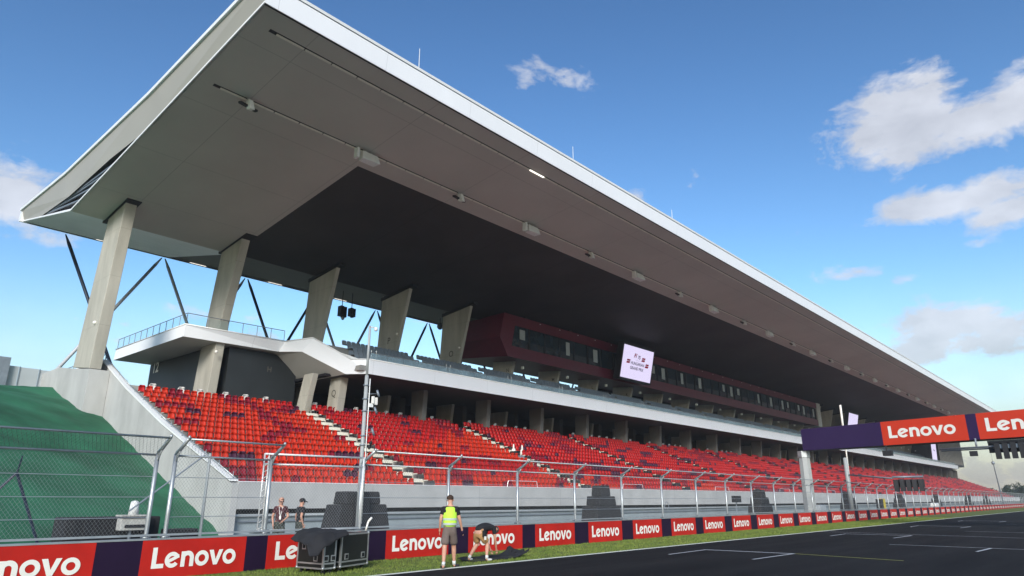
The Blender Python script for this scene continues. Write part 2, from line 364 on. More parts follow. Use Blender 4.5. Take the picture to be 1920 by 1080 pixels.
# ------------------------------------------------------------------ lettering
def arc(cx, cz, ro, ri, a0, a1, n, sx=1.0):
    vs = []; fs = []
    for i in range(n+1):
        a = radians(a0+(a1-a0)*i/n); vs += [(cx+ro*cos(a)*sx, cz+ro*sin(a)), (cx+ri*cos(a)*sx, cz+ri*sin(a))]
    for i in range(n): fs.append((2*i,2*i+2,2*i+3,2*i+1))
    return vs, fs
def lenovo(n=14):
    """flat outlines (x,z) with cap height 1, total width about 4.9"""
    P = []
    P.append(([(0,0),(.62,0),(.62,.21),(.23,.21),(.23,1),(0,1)], [(0,1,2,3),(0,3,4,5)]))
    R = .385; r = .185
    cx = .62+.04+R; P.append(arc(cx, R-.015, R, r, 22, 325, n+6))                      # e ring with a gap
    P.append(([(cx-.23,.30-.10),(cx+.37,.30+.17),(cx+.335,.30+.33),(cx-.27,.30+.06)], [(0,1,2,3)]))
    x = cx+R+.07
    P.append(([(x,0),(x+.22,0),(x+.22,.75),(x,.75)], [(0,1,2,3)]))
    c2 = x+.34; P.append(arc(c2, .42, .35, .13, 0, 150, n))
    P.append(([(c2+.13,0),(c2+.35,0),(c2+.35,.42),(c2+.13,.42)], [(0,1,2,3)]))
    x = c2+.35+.06; cx = x+R; P.append(arc(cx, R-.015, R, r, 0, 360, n+8))
    x = cx+R+.0
    P.append(([(x,.75),(x+.24,.75),(x+.40,.27),(x+.56,.75),(x+.79,.75),(x+.50,0),(x+.29,0)], [(0,1,2,6),(6,2,5),(2,3,4,5)]))
    x = x+.79; cx = x+R; P.append(arc(cx, R-.015, R, r, 0, 360, n+8))
    return P, cx+R
LEN, LENW = lenovo()
def letters(name, O, dx, dz, h, nrm, parent, mk='letter', w=None, th=.004, pts=None):
    """place the word: O lower-left, dx/dz unit directions, nrm outward"""
    O = Vector(O); dx = Vector(dx); dz = Vector(dz); nrm = Vector(nrm); sx = (w/LENW) if w else h
    g = MB()
    for k, (vs, fs) in enumerate(LEN):
        t = th+.0012*k
        g.add([O+dx*(a*sx)+dz*(b*h)+nrm*t for a, b in vs], fs)
    return part_local(g.build(name, mk, fix=False), parent)
def text(name, s, O, dx, dz, h, nrm, parent, mk, bold=0.02, align='CENTER', shear=0):
    c = bpy.data.curves.new('t', 'FONT'); c.body = s; c.size = 1.0; c.align_x = align; c.align_y = 'CENTER'; c.offset = bold; c.shear = shear; c.resolution_u = 3
    o = bpy.data.objects.new('t', c); COL.objects.link(o); dg = bpy.context.evaluated_depsgraph_get()
    me = bpy.data.meshes.new_from_object(o.evaluated_get(dg)); bpy.data.objects.remove(o); 
    O = Vector(O); dx = Vector(dx); dz = Vector(dz); nrm = Vector(nrm)
    for v in me.vertices: a, b = v.co.x, v.co.y; v.co = O+dx*a*h+dz*b*h+nrm*.006
    me.materials.clear(); me.materials.append(M[mk]); me.name = name
    q = bpy.data.objects.new(name, me); COL.objects.link(q)
    return part_local(q, parent)

# ------------------------------------------------------------------ crash barrier and its boards
def bpt(x, off=0., z=0.): return Vector((x, YB(x)+off, z))
bar = root('crash_barrier', (0, YB(0), 0)); tag(bar, 'long low steel crash barrier beside the grass verge, covered by red and purple boards', 'barrier')
def bprism(name, x0, x1, o0, o1, z0, z1, mk, parent):
    q = MB().hexa([bpt(x0,o0,z0),bpt(x1,o0,z0),bpt(x1,o1,z0),bpt(x0,o1,z0)],[bpt(x0,o0,z1),bpt(x1,o0,z1),bpt(x1,o1,z1),bpt(x0,o1,z1)]).build(name, mk)
    return part_local(q, parent) if parent else q
bprism('barrier_body', -8, 300, .03, .33, 0, .82, 'grey_steel', bar)
bprism('cap_rail', -8, 300, -.02, .30, .835, .865, 'steel', bar)
bprism('pipe_rail', -8, 300, .42, .47, .90, .945, 'steel', bar)
starts = [(1.9,5.81,'cut off by the left edge of the photo'),(6.78,9.31,None),(9.91,12.91,None),(13.86,16.50,None),(17.45,20.34,None),(21.11,23.69,None),(24.69,27.34,None),(28.29,30.98,None),(31.97,34.65,None),(35.55,38.3,None),(39.3,42.05,None),(43.05,45.8,None)]
x = 46.76
while len(starts) < 66:
    starts.append((x, x+2.75, None)); x += 3.78
nm = len(starts)
for i, (a, b, _) in enumerate(starts):
    r_ = root('advertising_board', bpt((a+b)/2, 0, 0))
    if i == 0: lb = 'red barrier board with white lettering, leftmost, cut by the photo edge'
    elif i == 1: lb = 'red barrier board left of the flight cases, its first letter beside a thin cable'
    elif i == 2: lb = 'red barrier board half hidden behind the black flight cases'
    elif i == 3: lb = 'red barrier board left of the standing man in the yellow vest'
    elif i == 4: lb = 'red barrier board behind the man bending over'
    else: lb = 'red lettered barrier board, %s to the right of the bending man' % ordn(i-4)
    tag(r_, lb, 'advertising board', 'red boards along the barrier')
    bprism('panel', a, b, -.012, .028, .01, .833, 'red_board', r_)
    w = min(2.17, (b-a)*.80); x0 = a+.25 if i not in (0,) else b-.25-2.17
    d = Vector((1,.025,0)).normalized()
    letters('lettering', bpt(x0, -.012, .22), d, (0,0,1), .45, (0,-1,0), r_, w=w)
    if i+1 < nm:
        c = starts[i+1][0]
        p = bprism('spacer_board', b, c, -.008, .028, .01, .833, 'purple_board', None)
        if i == 0: l2 = 'dark purple barrier board, leftmost of the purple boards'
        else: l2 = 'dark purple barrier board, %s of the purple boards from the left' % ordn(i+1)
        tag(p, l2, 'barrier board', 'purple boards between the red ones')

# ------------------------------------------------------------------ catch fence
cf = root('catch_fence', (17, YB(17)+.5, 0)); tag(cf, 'tall grey steel debris fence with cranked posts standing behind the barrier', 'fence')
FO = .52
posts = [7.47, 10.09]+[13.2, 16.95, 20.68, 24.5, 28.3, 32.15]
while posts[-1] < 290: posts.append(posts[-1]+3.92)
posts2 = [7.03, 3.2, -.6]
def fence_post(x):
    g = MB(); w = .052
    g.tube(bpt(x,FO,.0), bpt(x,FO,2.80), w, w, 8); g.box(x-.09,x+.09,YB(x)+FO-.09,YB(x)+FO+.09,.86,.89); g.tube(bpt(x,FO,2.78), bpt(x,FO-.6,3.14), .046, .042, 8)
    g.hexa([bpt(x-.012,FO+.03,2.62),bpt(x+.012,FO+.03,2.62),bpt(x+.012,FO-.06,2.62),bpt(x-.012,FO-.06,2.62)],[bpt(x-.012,FO+.03,2.86),bpt(x+.012,FO+.03,2.86),bpt(x+.012,FO-.30,3.0),bpt(x-.012,FO-.30,3.0)])
    g.sph(bpt(x,FO-.62,3.17), .04,.04,.05, 8, 5)
    return part_local(g.build('post', 'steel', None, True), cf)
for x in posts: fence_post(x)
for x in posts2: fence_post(x)
def rails(a, b, top=True):
    g = MB()
    g.tube(bpt(a,FO-.6,3.13), bpt(b,FO-.6,3.13), .026, n=6)
    g.tube(bpt(a,FO,2.76), bpt(b,FO,2.76), .026, n=6)
    return part_local(g.build('rail', 'steel', None, True), cf)
rails(-8, 7.03); rails(7.47, 10.09); rails(13.2, 290)
g = MB()
for z in (2.25, 1.78, 1.32):
    for a, b in ((-8,7.03),(7.47,10.09),(13.2,290)): g.tube(bpt(a,FO,z), bpt(b,FO,z), .008, n=5)
part_local(g.build('cable', 'steel'), cf)
def chain(a, b):
    g = MB()
    g.add([bpt(a,FO+.03,.9),bpt(b,FO+.03,.9),bpt(b,FO+.03,2.76),bpt(a,FO+.03,2.76)], [(0,1,2,3)])
    g.add([bpt(a,FO+.02,2.78),bpt(b,FO+.02,2.78),bpt(b,FO-.6,3.12),bpt(a,FO-.6,3.12)], [(0,1,2,3)])
    return part_local(g.build('wire_mesh', 'chain', fix=False), cf)
PP = [-8]+sorted(posts2)
for a, b in zip(PP, PP[1:]): chain(a, b)
chain(7.47, 10.09)
for a, b in zip(posts[2:], posts[3:]): chain(a, b)
# loose stay braces behind the left bays
g = MB(); g.tube((4.9,20.6,2.35),(5.9,20.8,.2),.035); g.tube((4.9,20.6,2.35),(3.4,20.9,.3),.03); g.tube((4.9,20.6,2.3),(4.9,20.4,2.75),.02)
tag(g.build('fence_brace','navy'), 'dark steel stay brace against the green bank at the far left', 'brace')
g = MB(); g.tube((8.9,19.3,2.9),(7.0,18.9,1.45),.022); g.tube((9.0,19.2,2.95),(9.0,19.2,.1),.04)
tag(g.build('stay_post','steel'), 'thin steel stay post leaning behind the gap in the fence', 'post')
# service gate
gt = root('fence_gate', (10.2, YB(10)+.6, .9)); tag(gt, 'bright steel mesh gate standing open in the fence behind the flight cases', 'gate')
A = Vector((9.95,17.95,0)); B_ = Vector((12.95,17.5,0))
g = MB()
for z in (2.93, 2.66, .92): g.tube(A+Vector((0,0,z)), B_+Vector((0,0,z-.0)), .028, n=8)
g.tube(B_+Vector((0,0,.9)), B_+Vector((0,0,2.95)), .032, n=8)
part_local(g.build('gate_frame','bright_steel',None,True), gt)
g = MB()
for s in (0,.13): g.tube(A+Vector((s,0,.86)), A+Vector((s,0,2.95)), .022, n=6)
for k in range(12):
    z = .95+k*.165; g.tube(A+Vector((0,0,z)), A+Vector((.13,0,z+.08)), .012, n=5)
part_local(g.build('lattice_post','bright_steel',None,True), gt)
g = MB().box(9.80,10.25,17.8,18.1,.86,.93); part_local(g.build('foot_plate','alu'), gt)
g = MB().add([A+Vector((0,.02,.92)),B_+Vector((0,.02,.92)),B_+Vector((0,.02,2.66)),A+Vector((0,.02,2.66))],[(0,1,2,3)]); part_local(g.build('wire_mesh','chain',fix=False), gt)
# camera mast
ms = root('camera_mast', (13.75, 18.75, 0)); tag(ms, 'tall pale camera mast with antennas rising in front of the red seats', 'mast')
mx0, my0 = 13.78, 18.75
def mp_(g, n, mk, sm=True): return part_local(g.build(n, mk, None, sm), ms)
mp_(MB().tube((mx0,my0,0),(mx0,my0,5.7),.068,.062,12), 'lower_pole', 'mast_paint')
mp_(MB().tube((mx0,my0,5.7),(mx0,my0,7.42),.045,.04,12), 'upper_pole', 'mast_paint')
mp_(MB().tube((mx0+.1,my0-.06,1.0),(mx0+.1,my0-.06,5.6),.018,n=6), 'conduit', 'light_grey')
mp_(MB().tube((mx0+.14,my0-.04,1.0),(mx0+.13,my0-.04,5.3),.012,n=5), 'cable', 'rubber')
g = MB().tube((mx0,my0,7.38),(mx0+.22,my0-.05,7.38),.02,n=6); g.sph((mx0+.22,my0-.05,7.33),.07,.07,.08); mp_(g,'dome_camera','light_grey')
for dz, s in ((0,.0),(-.03,.13)):
    mp_(MB().box(mx0+.2+s,mx0+.27+s,my0-.14,my0-.06,4.78+dz,5.02+dz), 'antenna', 'letter', False)
mp_(MB().box(mx0+.12,mx0+.26,my0-.1,my0,4.66,4.78), 'junction_box', 'light_grey', False)
for z, q in ((5.12,.42),(4.55,.36),(3.85,.3)):
    g = MB(); g.tube((mx0,my0,z-.03),(mx0+q,my0-.1,z),.013,n=5); g.tube((mx0+q-.02,my0-.1,z),(mx0+q+.02,my0-.14,z+.02),.13,.13,6 if z>4 else 14); mp_(g,'dish','grey_steel')
for z in (5.35,4.9,4.5,3.7,3.4):
    g = MB().tube((mx0,my0,z),(mx0,my0,z+.04),.10,.10,10); mp_(g,'clamp','grey_steel')
g = MB(); g.sph((mx0+.25,my0-.1,3.5),.06,.06,.06,8,5); g.sph((mx0+.2,my0-.1,3.36),.05,.05,.08,8,5); g.tube((mx0,my0,3.5),(mx0+.25,my0-.1,3.5),.012,n=5); mp_(g,'sensor','black')

# ------------------------------------------------------------------ grandstand
GS = root('grandstand', (16.1, 32, 0)); tag(GS, 'huge covered grandstand with cantilevered white edged roof and concrete fins', 'grandstand')
def gp(g, n, mk, sm=False, parent=None, bevel=0, fix=True): return part_local(g.build(n, mk, None, sm, bevel, fix), parent or GS)
Y0 = 32.0; RD = 1.045; RR = .424; TZ = 2.14; NR = 15; YR0 = 32.55
XA = 17.0; SP = .475
def rowY(i): return YR0+RD*i
def rowZ(i): return TZ+RR*i
gp(MB().box(16.43,XE,31.72,32.12,1.30,2.52), 'front_wall', 'concrete')
gp(MB().box(16.45,XE,32.125,32.6,0,1.02), 'under_wall', 'under_wall')
gp(MB().box(16.45,XE,32.13,32.5,1.021,2.1), 'shadow_gap', 'black')
gp(MB().box(16.45,XE,31.95,32.12,.96,1.07), 'ledge', 'privacy')
gp(MB().box(16.45,XE,32.02,32.12,.70,.78), 'pipe_tray', 'grey_steel')
gp(MB().box(16.47,XE,31.70,32.14,2.525,2.56), 'coping', 'white_panel')
pts = [(32.2,0.0)]
for i in range(NR):
    pts += [(rowY(i), rowZ(i)), (rowY(i)+RD, rowZ(i))] if i else [(32.2, rowZ(0)), (rowY(0)+RD, rowZ(0))]
pts += [(52.0, rowZ(NR-1)), (52.0, 0)]
gp(MB().prism(pts, 16.45, XE), 'terrace', 'step')
# side wall
sidep = [(31.72,0),(31.72,2.45),(32.0,2.5),(40.66,5.72),(47.0,8.38),(52.4,10.9),(61.6,10.9),(61.6,0)]
gp(MB().prism(sidep, 16.1, 16.42), 'side_wall', 'side_concrete')
gp(MB().prism([(50.4,0),(50.4,9.98),(52.3,10.2),(54.2,10.45),(57,10.88),(61.58,10.88),(61.58,0)], 14.83, 16.08), 'end_wall', 'side_concrete')
cop = [(31.9,2.56),(40.66,5.78),(47.0,8.44),(52.35,10.96),(61.5,10.96),(61.5,11.04),(52.3,11.04),(46.95,8.54),(40.6,5.88),(31.9,2.62)]
gp(MB().prism(cop, 16.04, 16.46), 'side_coping', 'trim')
g = MB(); rp = [(32.1,3.05),(40.66,6.3),(47.0,8.95),(52.3,11.45)]
for (a,b),(c,d) in zip(rp,rp[1:]): g.tube((16.27,a,b-.25),(16.27,c,d-.25),.03,n=6)
for k in range(14):
    t = k/13; y = 32.1+t*20.2; z = 2.55+ (3.22/8.66)*(y-32.0) if y < 40.66 else (5.72+(y-40.66)*.4195 if y<47 else 8.38+(y-47)*.4667)
    g.tube((16.27,y,z-.05),(16.27,y,z+.42),.022,n=5)
gp(g, 'handrail', 'steel', True)
g = MB(); g.tube((16.25,52.3,11.4),(16.25,61.6,11.4),.03,n=6)
for k in range(8): g.tube((16.25,52.3+k*1.32,10.9),(16.25,52.3+k*1.32,11.4),.02,n=5)
gp(g, 'handrail', 'grey_steel', True)
# stairs
AI = [29.25+16.8*k for k in range(16)]
for xa in AI:
    g = MB()
    for i in range(NR):
        g.box(xa-.98,xa+.66,rowY(i)-.52,rowY(i)+.005,rowZ(i)-RR*.5 if i else TZ,rowZ(i)-.004 if i else TZ+.01)
        g.box(xa-.98,xa+.66,rowY(i)+.01,rowY(i)+.50,rowZ(i)+.002,rowZ(i)+.03)
    gp(g, 'stair', 'stair')
# seats
def seat_back(g, x, y, z, w=.418, detail=True):
    if detail:
        nx = 5; prof = [(0,.40,.0),(.02,.48,.0),(.05,.62,.004),(.085,.715,.008),(.02,.745,.012),(.015,.79,.045),(.05,.83,.10)]
        vs = []; 
        for (dy, dz, ins) in prof:
            for k in range(nx+1):
                t = k/nx*2-1; hw = w/2-ins
                vs.append((x+t*hw, y+.50+dy-.085*t*t, z+dz))
        fs = [(r*(nx+1)+k, r*(nx+1)+k+1, (r+1)*(nx+1)+k+1, (r+1)*(nx+1)+k) for r in range(len(prof)-1) for k in range(nx)]
        o = len(vs); vs += [(a, b+.035, c-.008) for a, b, c in vs]; fs += [tuple(o+q for q in reversed(f)) for f in fs]
        R_ = len(prof)-1
        for k in range(nx): fs.append((R_*(nx+1)+k, R_*(nx+1)+k+1, o+R_*(nx+1)+k+1, o+R_*(nx+1)+k)); fs.append((k, k+1, o+k+1, o+k))
        for r in range(R_): 
            fs.append((r*(nx+1),(r+1)*(nx+1),o+(r+1)*(nx+1),o+r*(nx+1))); fs.append((r*(nx+1)+nx,(r+1)*(nx+1)+nx,o+(r+1)*(nx+1)+nx,o+r*(nx+1)+nx))
        g.add(vs, fs)
    else:
        hw = w/2
        a = [(x-hw,y+.47,z+.40),(x+hw,y+.47,z+.40),(x+hw,y+.54,z+.74),(x+hw-.08,y+.56,z+.82),(x-hw+.08,y+.56,z+.82),(x-hw,y+.54,z+.74)]
        b = [(p,q+.06,r) for p,q,r in a]
        g.add(a+b, [(0,1,2,3,4,5),(11,10,9,8,7,6)]+[(k,6+k,6+(k+1)%6,(k+1)%6) for k in range(6)])
def seat_pan(g, x, y, z, w=.435, detail=True):
    hw = w/2
    if detail:
        nx = 4; ny = 4; vs = []
        for r in range(ny+1):
            v = r/ny; yy = y+.07+.42*v; dz = .035*(1-v)**2*-1+.0+(.02 if r == 0 else .035)-.02*sin(pi*v)
            for k in range(nx+1):
                t = k/nx*2-1; vs.append((x+t*(hw-(.03 if r == 0 else 0)), yy, z+.40+dz+.02*t*t-.02))
        fs = [(r*(nx+1)+k, r*(nx+1)+k+1, (r+1)*(nx+1)+k+1, (r+1)*(nx+1)+k) for r in range(ny) for k in range(nx)]
        o = len(vs); vs += [(a,b,c-.05) for a,b,c in vs]; fs += [tuple(o+q for q in reversed(f)) for f in fs]
        for k in range(nx): fs.append((k,o+k,o+k+1,k+1))
        for r in range(ny): fs += [(r*(nx+1),(r+1)*(nx+1),o+(r+1)*(nx+1),o+r*(nx+1)),(r*(nx+1)+nx,(r+1)*(nx+1)+nx,o+(r+1)*(nx+1)+nx,o+r*(nx+1)+nx)]
        g.add(vs, fs)
    else: g.box(x-hw,x+hw,y+.06,y+.48,z+.36,z+.42)
def patch(i, x):
    """colour of the seat: orange low and near, redder high and far, with crimson and purple runs"""
    h = noise.noise(Vector((x*.34, i*.55, 3.1)))+.07*(i/NR); h2 = noise.noise(Vector((x*.62+40, i*1.15, 9.7)))
    h3 = noise.noise(Vector((x*.10+i*.28, i*.5-x*.05, 21.)))
    if h2 > .47 or (h3 > .36 and h > .16): return 'seat_purple'
    if h > .44 or h3 > .33 or h2 > .41: return 'seat_crimson'
    red = .25*(x-20)/30+.5*(i/NR)-.25+.5*noise.noise(Vector((x*.08,i*.2,5.)))
    return 'seat_red' if (x > 30 and red > .04) or (x <= 30 and noise.noise(Vector((x*.5,i*.7,55.))) > .42) else 'seat_orange'
def near_patch(i, j):   # the nearest block, read from the photograph (row from the front, seat from the left)
    P = {14:{4:'c',5:'c',11:'c',12:'c',13:'c',15:'c',18:'c',0:'r',19:'r',20:'r',21:'r',22:'r'},13:{3:'c',4:'c',5:'c',11:'c',12:'c',13:'c',14:'c',15:'c',19:'r',20:'c',21:'c',22:'p'},
         12:{14:'c',15:'c',17:'c',18:'c',19:'c',20:'p'},11:{0:'c',1:'c',2:'c',3:'c',4:'c',14:'c',15:'c'},10:{3:'p',4:'p',8:'p',9:'p',10:'p',13:'c',14:'c',15:'c'},
         9:{14:'c',15:'c',16:'c'},8:{0:'c',1:'c',2:'c',14:'c',15:'c',16:'c',17:'c'},7:{11:'c',12:'c',13:'c',21:'c',22:'c'},6:{9:'c',10:'c',22:'r'},5:{},4:{16:'c',17:'p',18:'p',19:'p',20:'p',0:'c'},
         3:{2:'p',3:'p',4:'p'},2:{0:'c',3:'c',17:'p',18:'p',19:'c'},1:{0:'c',1:'c',2:'c',14:'p',15:'p'},0:{0:'c',1:'c',6:'c'}}
    return {'c':'seat_crimson','p':'seat_purple','r':'seat_red'}.get(P.get(i,{}).get(j), 'seat_orange')
seats = []
x0 = XA
blocks = [(XA, AI[0]-1.0)]+[(AI[k]+.68, AI[k+1]-1.0) for k in range(len(AI)-1)]+[(AI[-1]+.68, XE-.6)]
fl = Vector((cos(YAW), sin(YAW)))
for b, (xa, xb) in enumerate(blocks):
    n = int((xb-xa)/SP); sp = (xb-xa)/n
    for i in range(NR):
        for j in range(n):
            x = xa+sp*(j+.5); d = fl.dot(Vector((x, rowY(i))))
            seats.append((d, b, i, j, x, n))
seats.sort()
ppan = {}; pback = {}; pbr = None
for k in ('seat_orange','seat_red','seat_crimson','seat_purple'):
    g = MB(); seat_back(g,0,0,0); o = g.build('backrest', k, None, True); pback[k] = o.data; bpy.data.objects.remove(o)
    g = MB(); seat_pan(g,0,0,0); o = g.build('seat_pan', k, None, True); ppan[k] = o.data; bpy.data.objects.remove(o)
g = MB(); g.box(-.235,-.215,.10,.56,.30,.36); g.box(-.235,-.215,.50,.56,.0,.36); g.box(-.235,.235,.40,.45,.30,.345)
o = g.build('bracket', 'bracket'); pbr = o.data; bpy.data.objects.remove(o)
CN = {'seat_orange':'orange','seat_red':'red','seat_crimson':'crimson','seat_purple':'dark purple'}
for (d, b, i, j, x, n) in seats[:300]:
    c = near_patch(i, j) if b == 0 else patch(i, x)
    e = root('stadium_seat', (x, rowY(i), rowZ(i)))
    tag(e, '%s seat, nearest block, %s row from the front, %s from the left end' % (CN[c], ordn(i+1), ordn(j+1)) if b == 0 else
        '%s seat, second block, %s row from the front, %s from its left stair' % (CN[c], ordn(i+1), ordn(j+1)), 'seat', 'seats of the lower stand')
    for nme, me in (('backrest', pback[c]), ('seat_pan', ppan[c]), ('bracket', pbr)):
        q = bpy.data.objects.new(nme, me); COL.objects.link(q); q.parent = e
gg = MB()
for (d, b, i, j, x, n) in seats[300:]:
    c = near_patch(i, j) if b == 0 else patch(i, x); gg.mat(c); near = d < 62
    seat_back(gg, x, rowY(i), rowZ(i), detail=near); seat_pan(gg, x, rowY(i), rowZ(i), detail=near)
    if near or j == 0:
        gg.mat('bracket'); gg.box(x-.235,x-.21,rowY(i)+.10,rowY(i)+.56,rowZ(i)+.30,rowZ(i)+.36); gg.box(x-.235,x-.21,rowY(i)+.50,rowY(i)+.56,rowZ(i),rowZ(i)+.36)
    if j == 0:
        gg.mat('black'); gg.box(x-.23,x-.05,rowY(i)+.12,rowY(i)+.46,rowZ(i)+.16,rowZ(i)+.30)
tag(gg.build('seat_rows', None, None, True), 'rows of red and purple plastic seats filling the lower stand beyond the nearest block', 'seats', kind='stuff')
# white seats behind the top row
WS = [(290,700),(343,708),(376,716),(425,722),(462,726),(500,731),(591,744),(668,752),(725,757),(751,761),(810,769),(880,779),(928,785),(947,787),(967,789),(984,792),(1026,797),(1074,803),(1109,808),(1123,809),(1137,811),(1151,812),(1181,815),(1217,820),(1243,824),(1254,825),(1265,827),(1275,828),(1326,834),(1353,837),(1361,838),(1370,839)]
def unY(px, py, Y):
    d = view_dir(px, py); t = Y/d.y; return Vector((0,0,1.72))+d*t
def unX(px, py, X):
    d = view_dir(px, py); t = X/d.x; return Vector((0,0,1.72))+d*t
pw = None
for k, (px, py) in enumerate(WS):
    P = unY(px, py, 48.5); e = root('companion_seat', (P.x, 48.0, rowZ(NR-1)+.30))
    if pw is None:
        g = MB(); seat_back(g,0,0,0,.47); wb = g.build('backrest','seat_white',None,True).data
        g = MB(); seat_pan(g,0,0,0,.47); wp = g.build('seat_pan','seat_white',None,True).data
        for o in list(COL.objects):
            if o.name.split('.')[0] in ('backrest','seat_pan') and o.parent is None: bpy.data.objects.remove(o)
        g = MB().box(-.05,.05,.35,.45,-.28,.38); q = g.build('pedestal','grey_steel'); pw = q.data; bpy.data.objects.remove(q)
    tag(e, 'white seat standing behind the top row of red seats, %s from the left' % ordn(k+1), 'seat', 'white seats behind the top row')
    for nme, me in (('backrest', wb), ('seat_pan', wp), ('pedestal', pw)):
        q = bpy.data.objects.new(nme, me); COL.objects.link(q); q.parent = e
# front hand rails
for k in range(8):
    xa = AI[k]+3.6 if k else 35.5
    g = MB(); g.tube((xa,31.95,2.56),(xa+.1,31.95,2.95),.02,n=5); g.tube((xa+.1,31.95,2.95),(xa+3.1,31.95,2.95),.02,n=5); g.tube((xa+3.1,31.95,2.95),(xa+3.2,31.95,2.56),.02,n=5)
    gp(g, 'guard_rail', 'bright_steel')

# fins and lower columns
FX = [15.6, 24.3]+[33.0+8.4*k for k in range(31)]
def fin(k, x):
    if k == 0: w = .75; P = [(50.65,10.05),(49.3,21.76),(52.4,21.3),(54.0,10.5)]
    elif k == 1: w = .70; P = [(52.3,8.2),(51.62,14.3),(49.6,21.70),(52.9,21.28),(54.1,14.6),(55.0,8.2)]
    else: w = .38; P = [(52.6,9.0),(51.6,15.0),(49.75,21.72),(52.85,21.25),(54.0,21.45),(54.5,15.0),(54.8,9.0)]
    gp(MB().prism(P, x-w, x), 'fin', 'fin', bevel=.03)
    gp(MB().prism([(48.75,21.66),(53.2,21.08),(53.2,21.27),(48.75,21.85)] if k < 2 else [(49.2,21.55),(54.1,20.95),(54.1,21.27),(49.2,21.95)], x-w-.12, x+.1), 'fin_recess_shade', 'black')  # black block paints the shade of the recess above the fin
for k, x in enumerate(FX): fin(k, x)
for k in range(31):
    x = 33.0+8.4*k
    if k == 0: gp(MB().prism([(47.6,7.9),(47.1,11.3),(48.6,11.3),(49.0,7.9)], x-.9, x-.2), 'column', 'fin', bevel=.02)
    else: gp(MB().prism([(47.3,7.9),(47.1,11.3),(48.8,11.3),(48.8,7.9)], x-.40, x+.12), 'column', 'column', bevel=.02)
    if k: gp(MB().prism([(52.3,7.9),(52.3,11.3),(53.6,11.3),(53.6,7.9)], x+1.2, x+1.8), 'inner_column', 'under_deck_shade')
gp(MB().prism([(48.3,7.9),(47.3,11.3),(48.6,11.3),(49.6,7.9)], 29.6, 30.1), 'column', 'fin', bevel=.02)
# concourse back walls
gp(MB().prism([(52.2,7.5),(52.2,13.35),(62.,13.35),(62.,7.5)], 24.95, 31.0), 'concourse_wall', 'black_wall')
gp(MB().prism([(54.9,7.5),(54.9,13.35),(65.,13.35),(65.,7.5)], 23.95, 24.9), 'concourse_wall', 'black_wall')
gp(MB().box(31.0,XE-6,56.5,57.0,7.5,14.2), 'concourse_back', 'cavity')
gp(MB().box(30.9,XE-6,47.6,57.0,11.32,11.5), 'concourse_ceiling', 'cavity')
gp(MB().box(16.45,XE-6,49.5,57.0,7.95,8.07), 'concourse_floor', 'under_deck_shade')
gp(MB().box(26.5,28.3,52.14,52.19,9.0,9.5), 'vent', 'black')
text('sign', 'H', (28.5,52.15,12.0), (1,0,0), (0,0,1), .6, (0,-1,0), GS, 'fade', .03)
for (px, py, s) in ((292,690,'12'),):
    P = unX(px, py, 23.9); text('sign', s, P, (0,-1,0), (0,0,1), 1.3, (-1,0,0), GS, 'letter', .03)
# platform and upper deck
top = [(20.9,65.0,14.25),(20.9,51.3,14.25),(29.0,51.0,14.25),(29.75,48.0,14.22),(31.6,45.2,12.36),(32.6,44.1,12.36),(XE-22,44.1,12.36),(XE-18,46,12.36),(XE-18,57,12.36)]
bot = [(20.9,65.2,13.38),(20.9,51.4,13.38),(28.75,51.4,13.45),(29.4,48.9,13.2),(31.55,45.75,11.28),(32.6,44.15,11.25),(XE-22,44.2,11.25),(XE-19,46,11.25),(XE-19,57,11.25)]
g = MB(); n = len(top); g.add(top+bot, [(i,n+i,n+i+1,i+1) for i in range(n-1)])
gp(g, 'deck_fascia', 'deck_panel')
tr = [(x,y,z+.06) for x,y,z in top]
g = MB()
for a, b in zip(tr, tr[1:]):
    a = Vector(a); b = Vector(b); g.tube(a, b, .055, n=6)
gp(g, 'deck_trim', 'trim', True)
g = MB()
g.add([bot[0],bot[1],bot[2],(28.75,65.2,13.45)], [(0,1,2,3)])
g.add([bot[2],bot[3],bot[4],(31.55,57,11.28),(28.75,57,13.45)], [(0,1,2,3,4)])
gp(g, 'deck_soffit', 'end_panel', fix=False)
g = MB(); g.add([bot[4],bot[5],bot[6],(XE-22,57,11.25),(32.6,57,11.25),(31.55,57,11.28)], [(0,1,2,3,4,5)])
gp(g, 'main_deck_soffit', 'under_deck_shade', fix=False)
g = MB()
g.add([top[0],top[1],top[2],(29.0,65,14.25)], [(0,1,2,3)])
g.add([top[2],top[3],(29.75,57,14.2),(29.0,65,14.25)], [(0,1,2,3)])
g.add([top[3],top[4],(31.6,52,14.3),(29.75,52,14.2)], [(0,1,2,3)])
gp(g, 'deck_floor', 'step', fix=False)
gp(MB().hexa([(30.0,49.7,13.6),(32.3,45.0,12.0),(32.5,45.2,12.0),(30.2,49.9,13.6)],[(30.0,49.7,14.4),(32.3,45.0,12.5),(32.5,45.2,12.5),(30.2,49.9,14.4)]), 'parapet', 'trim')
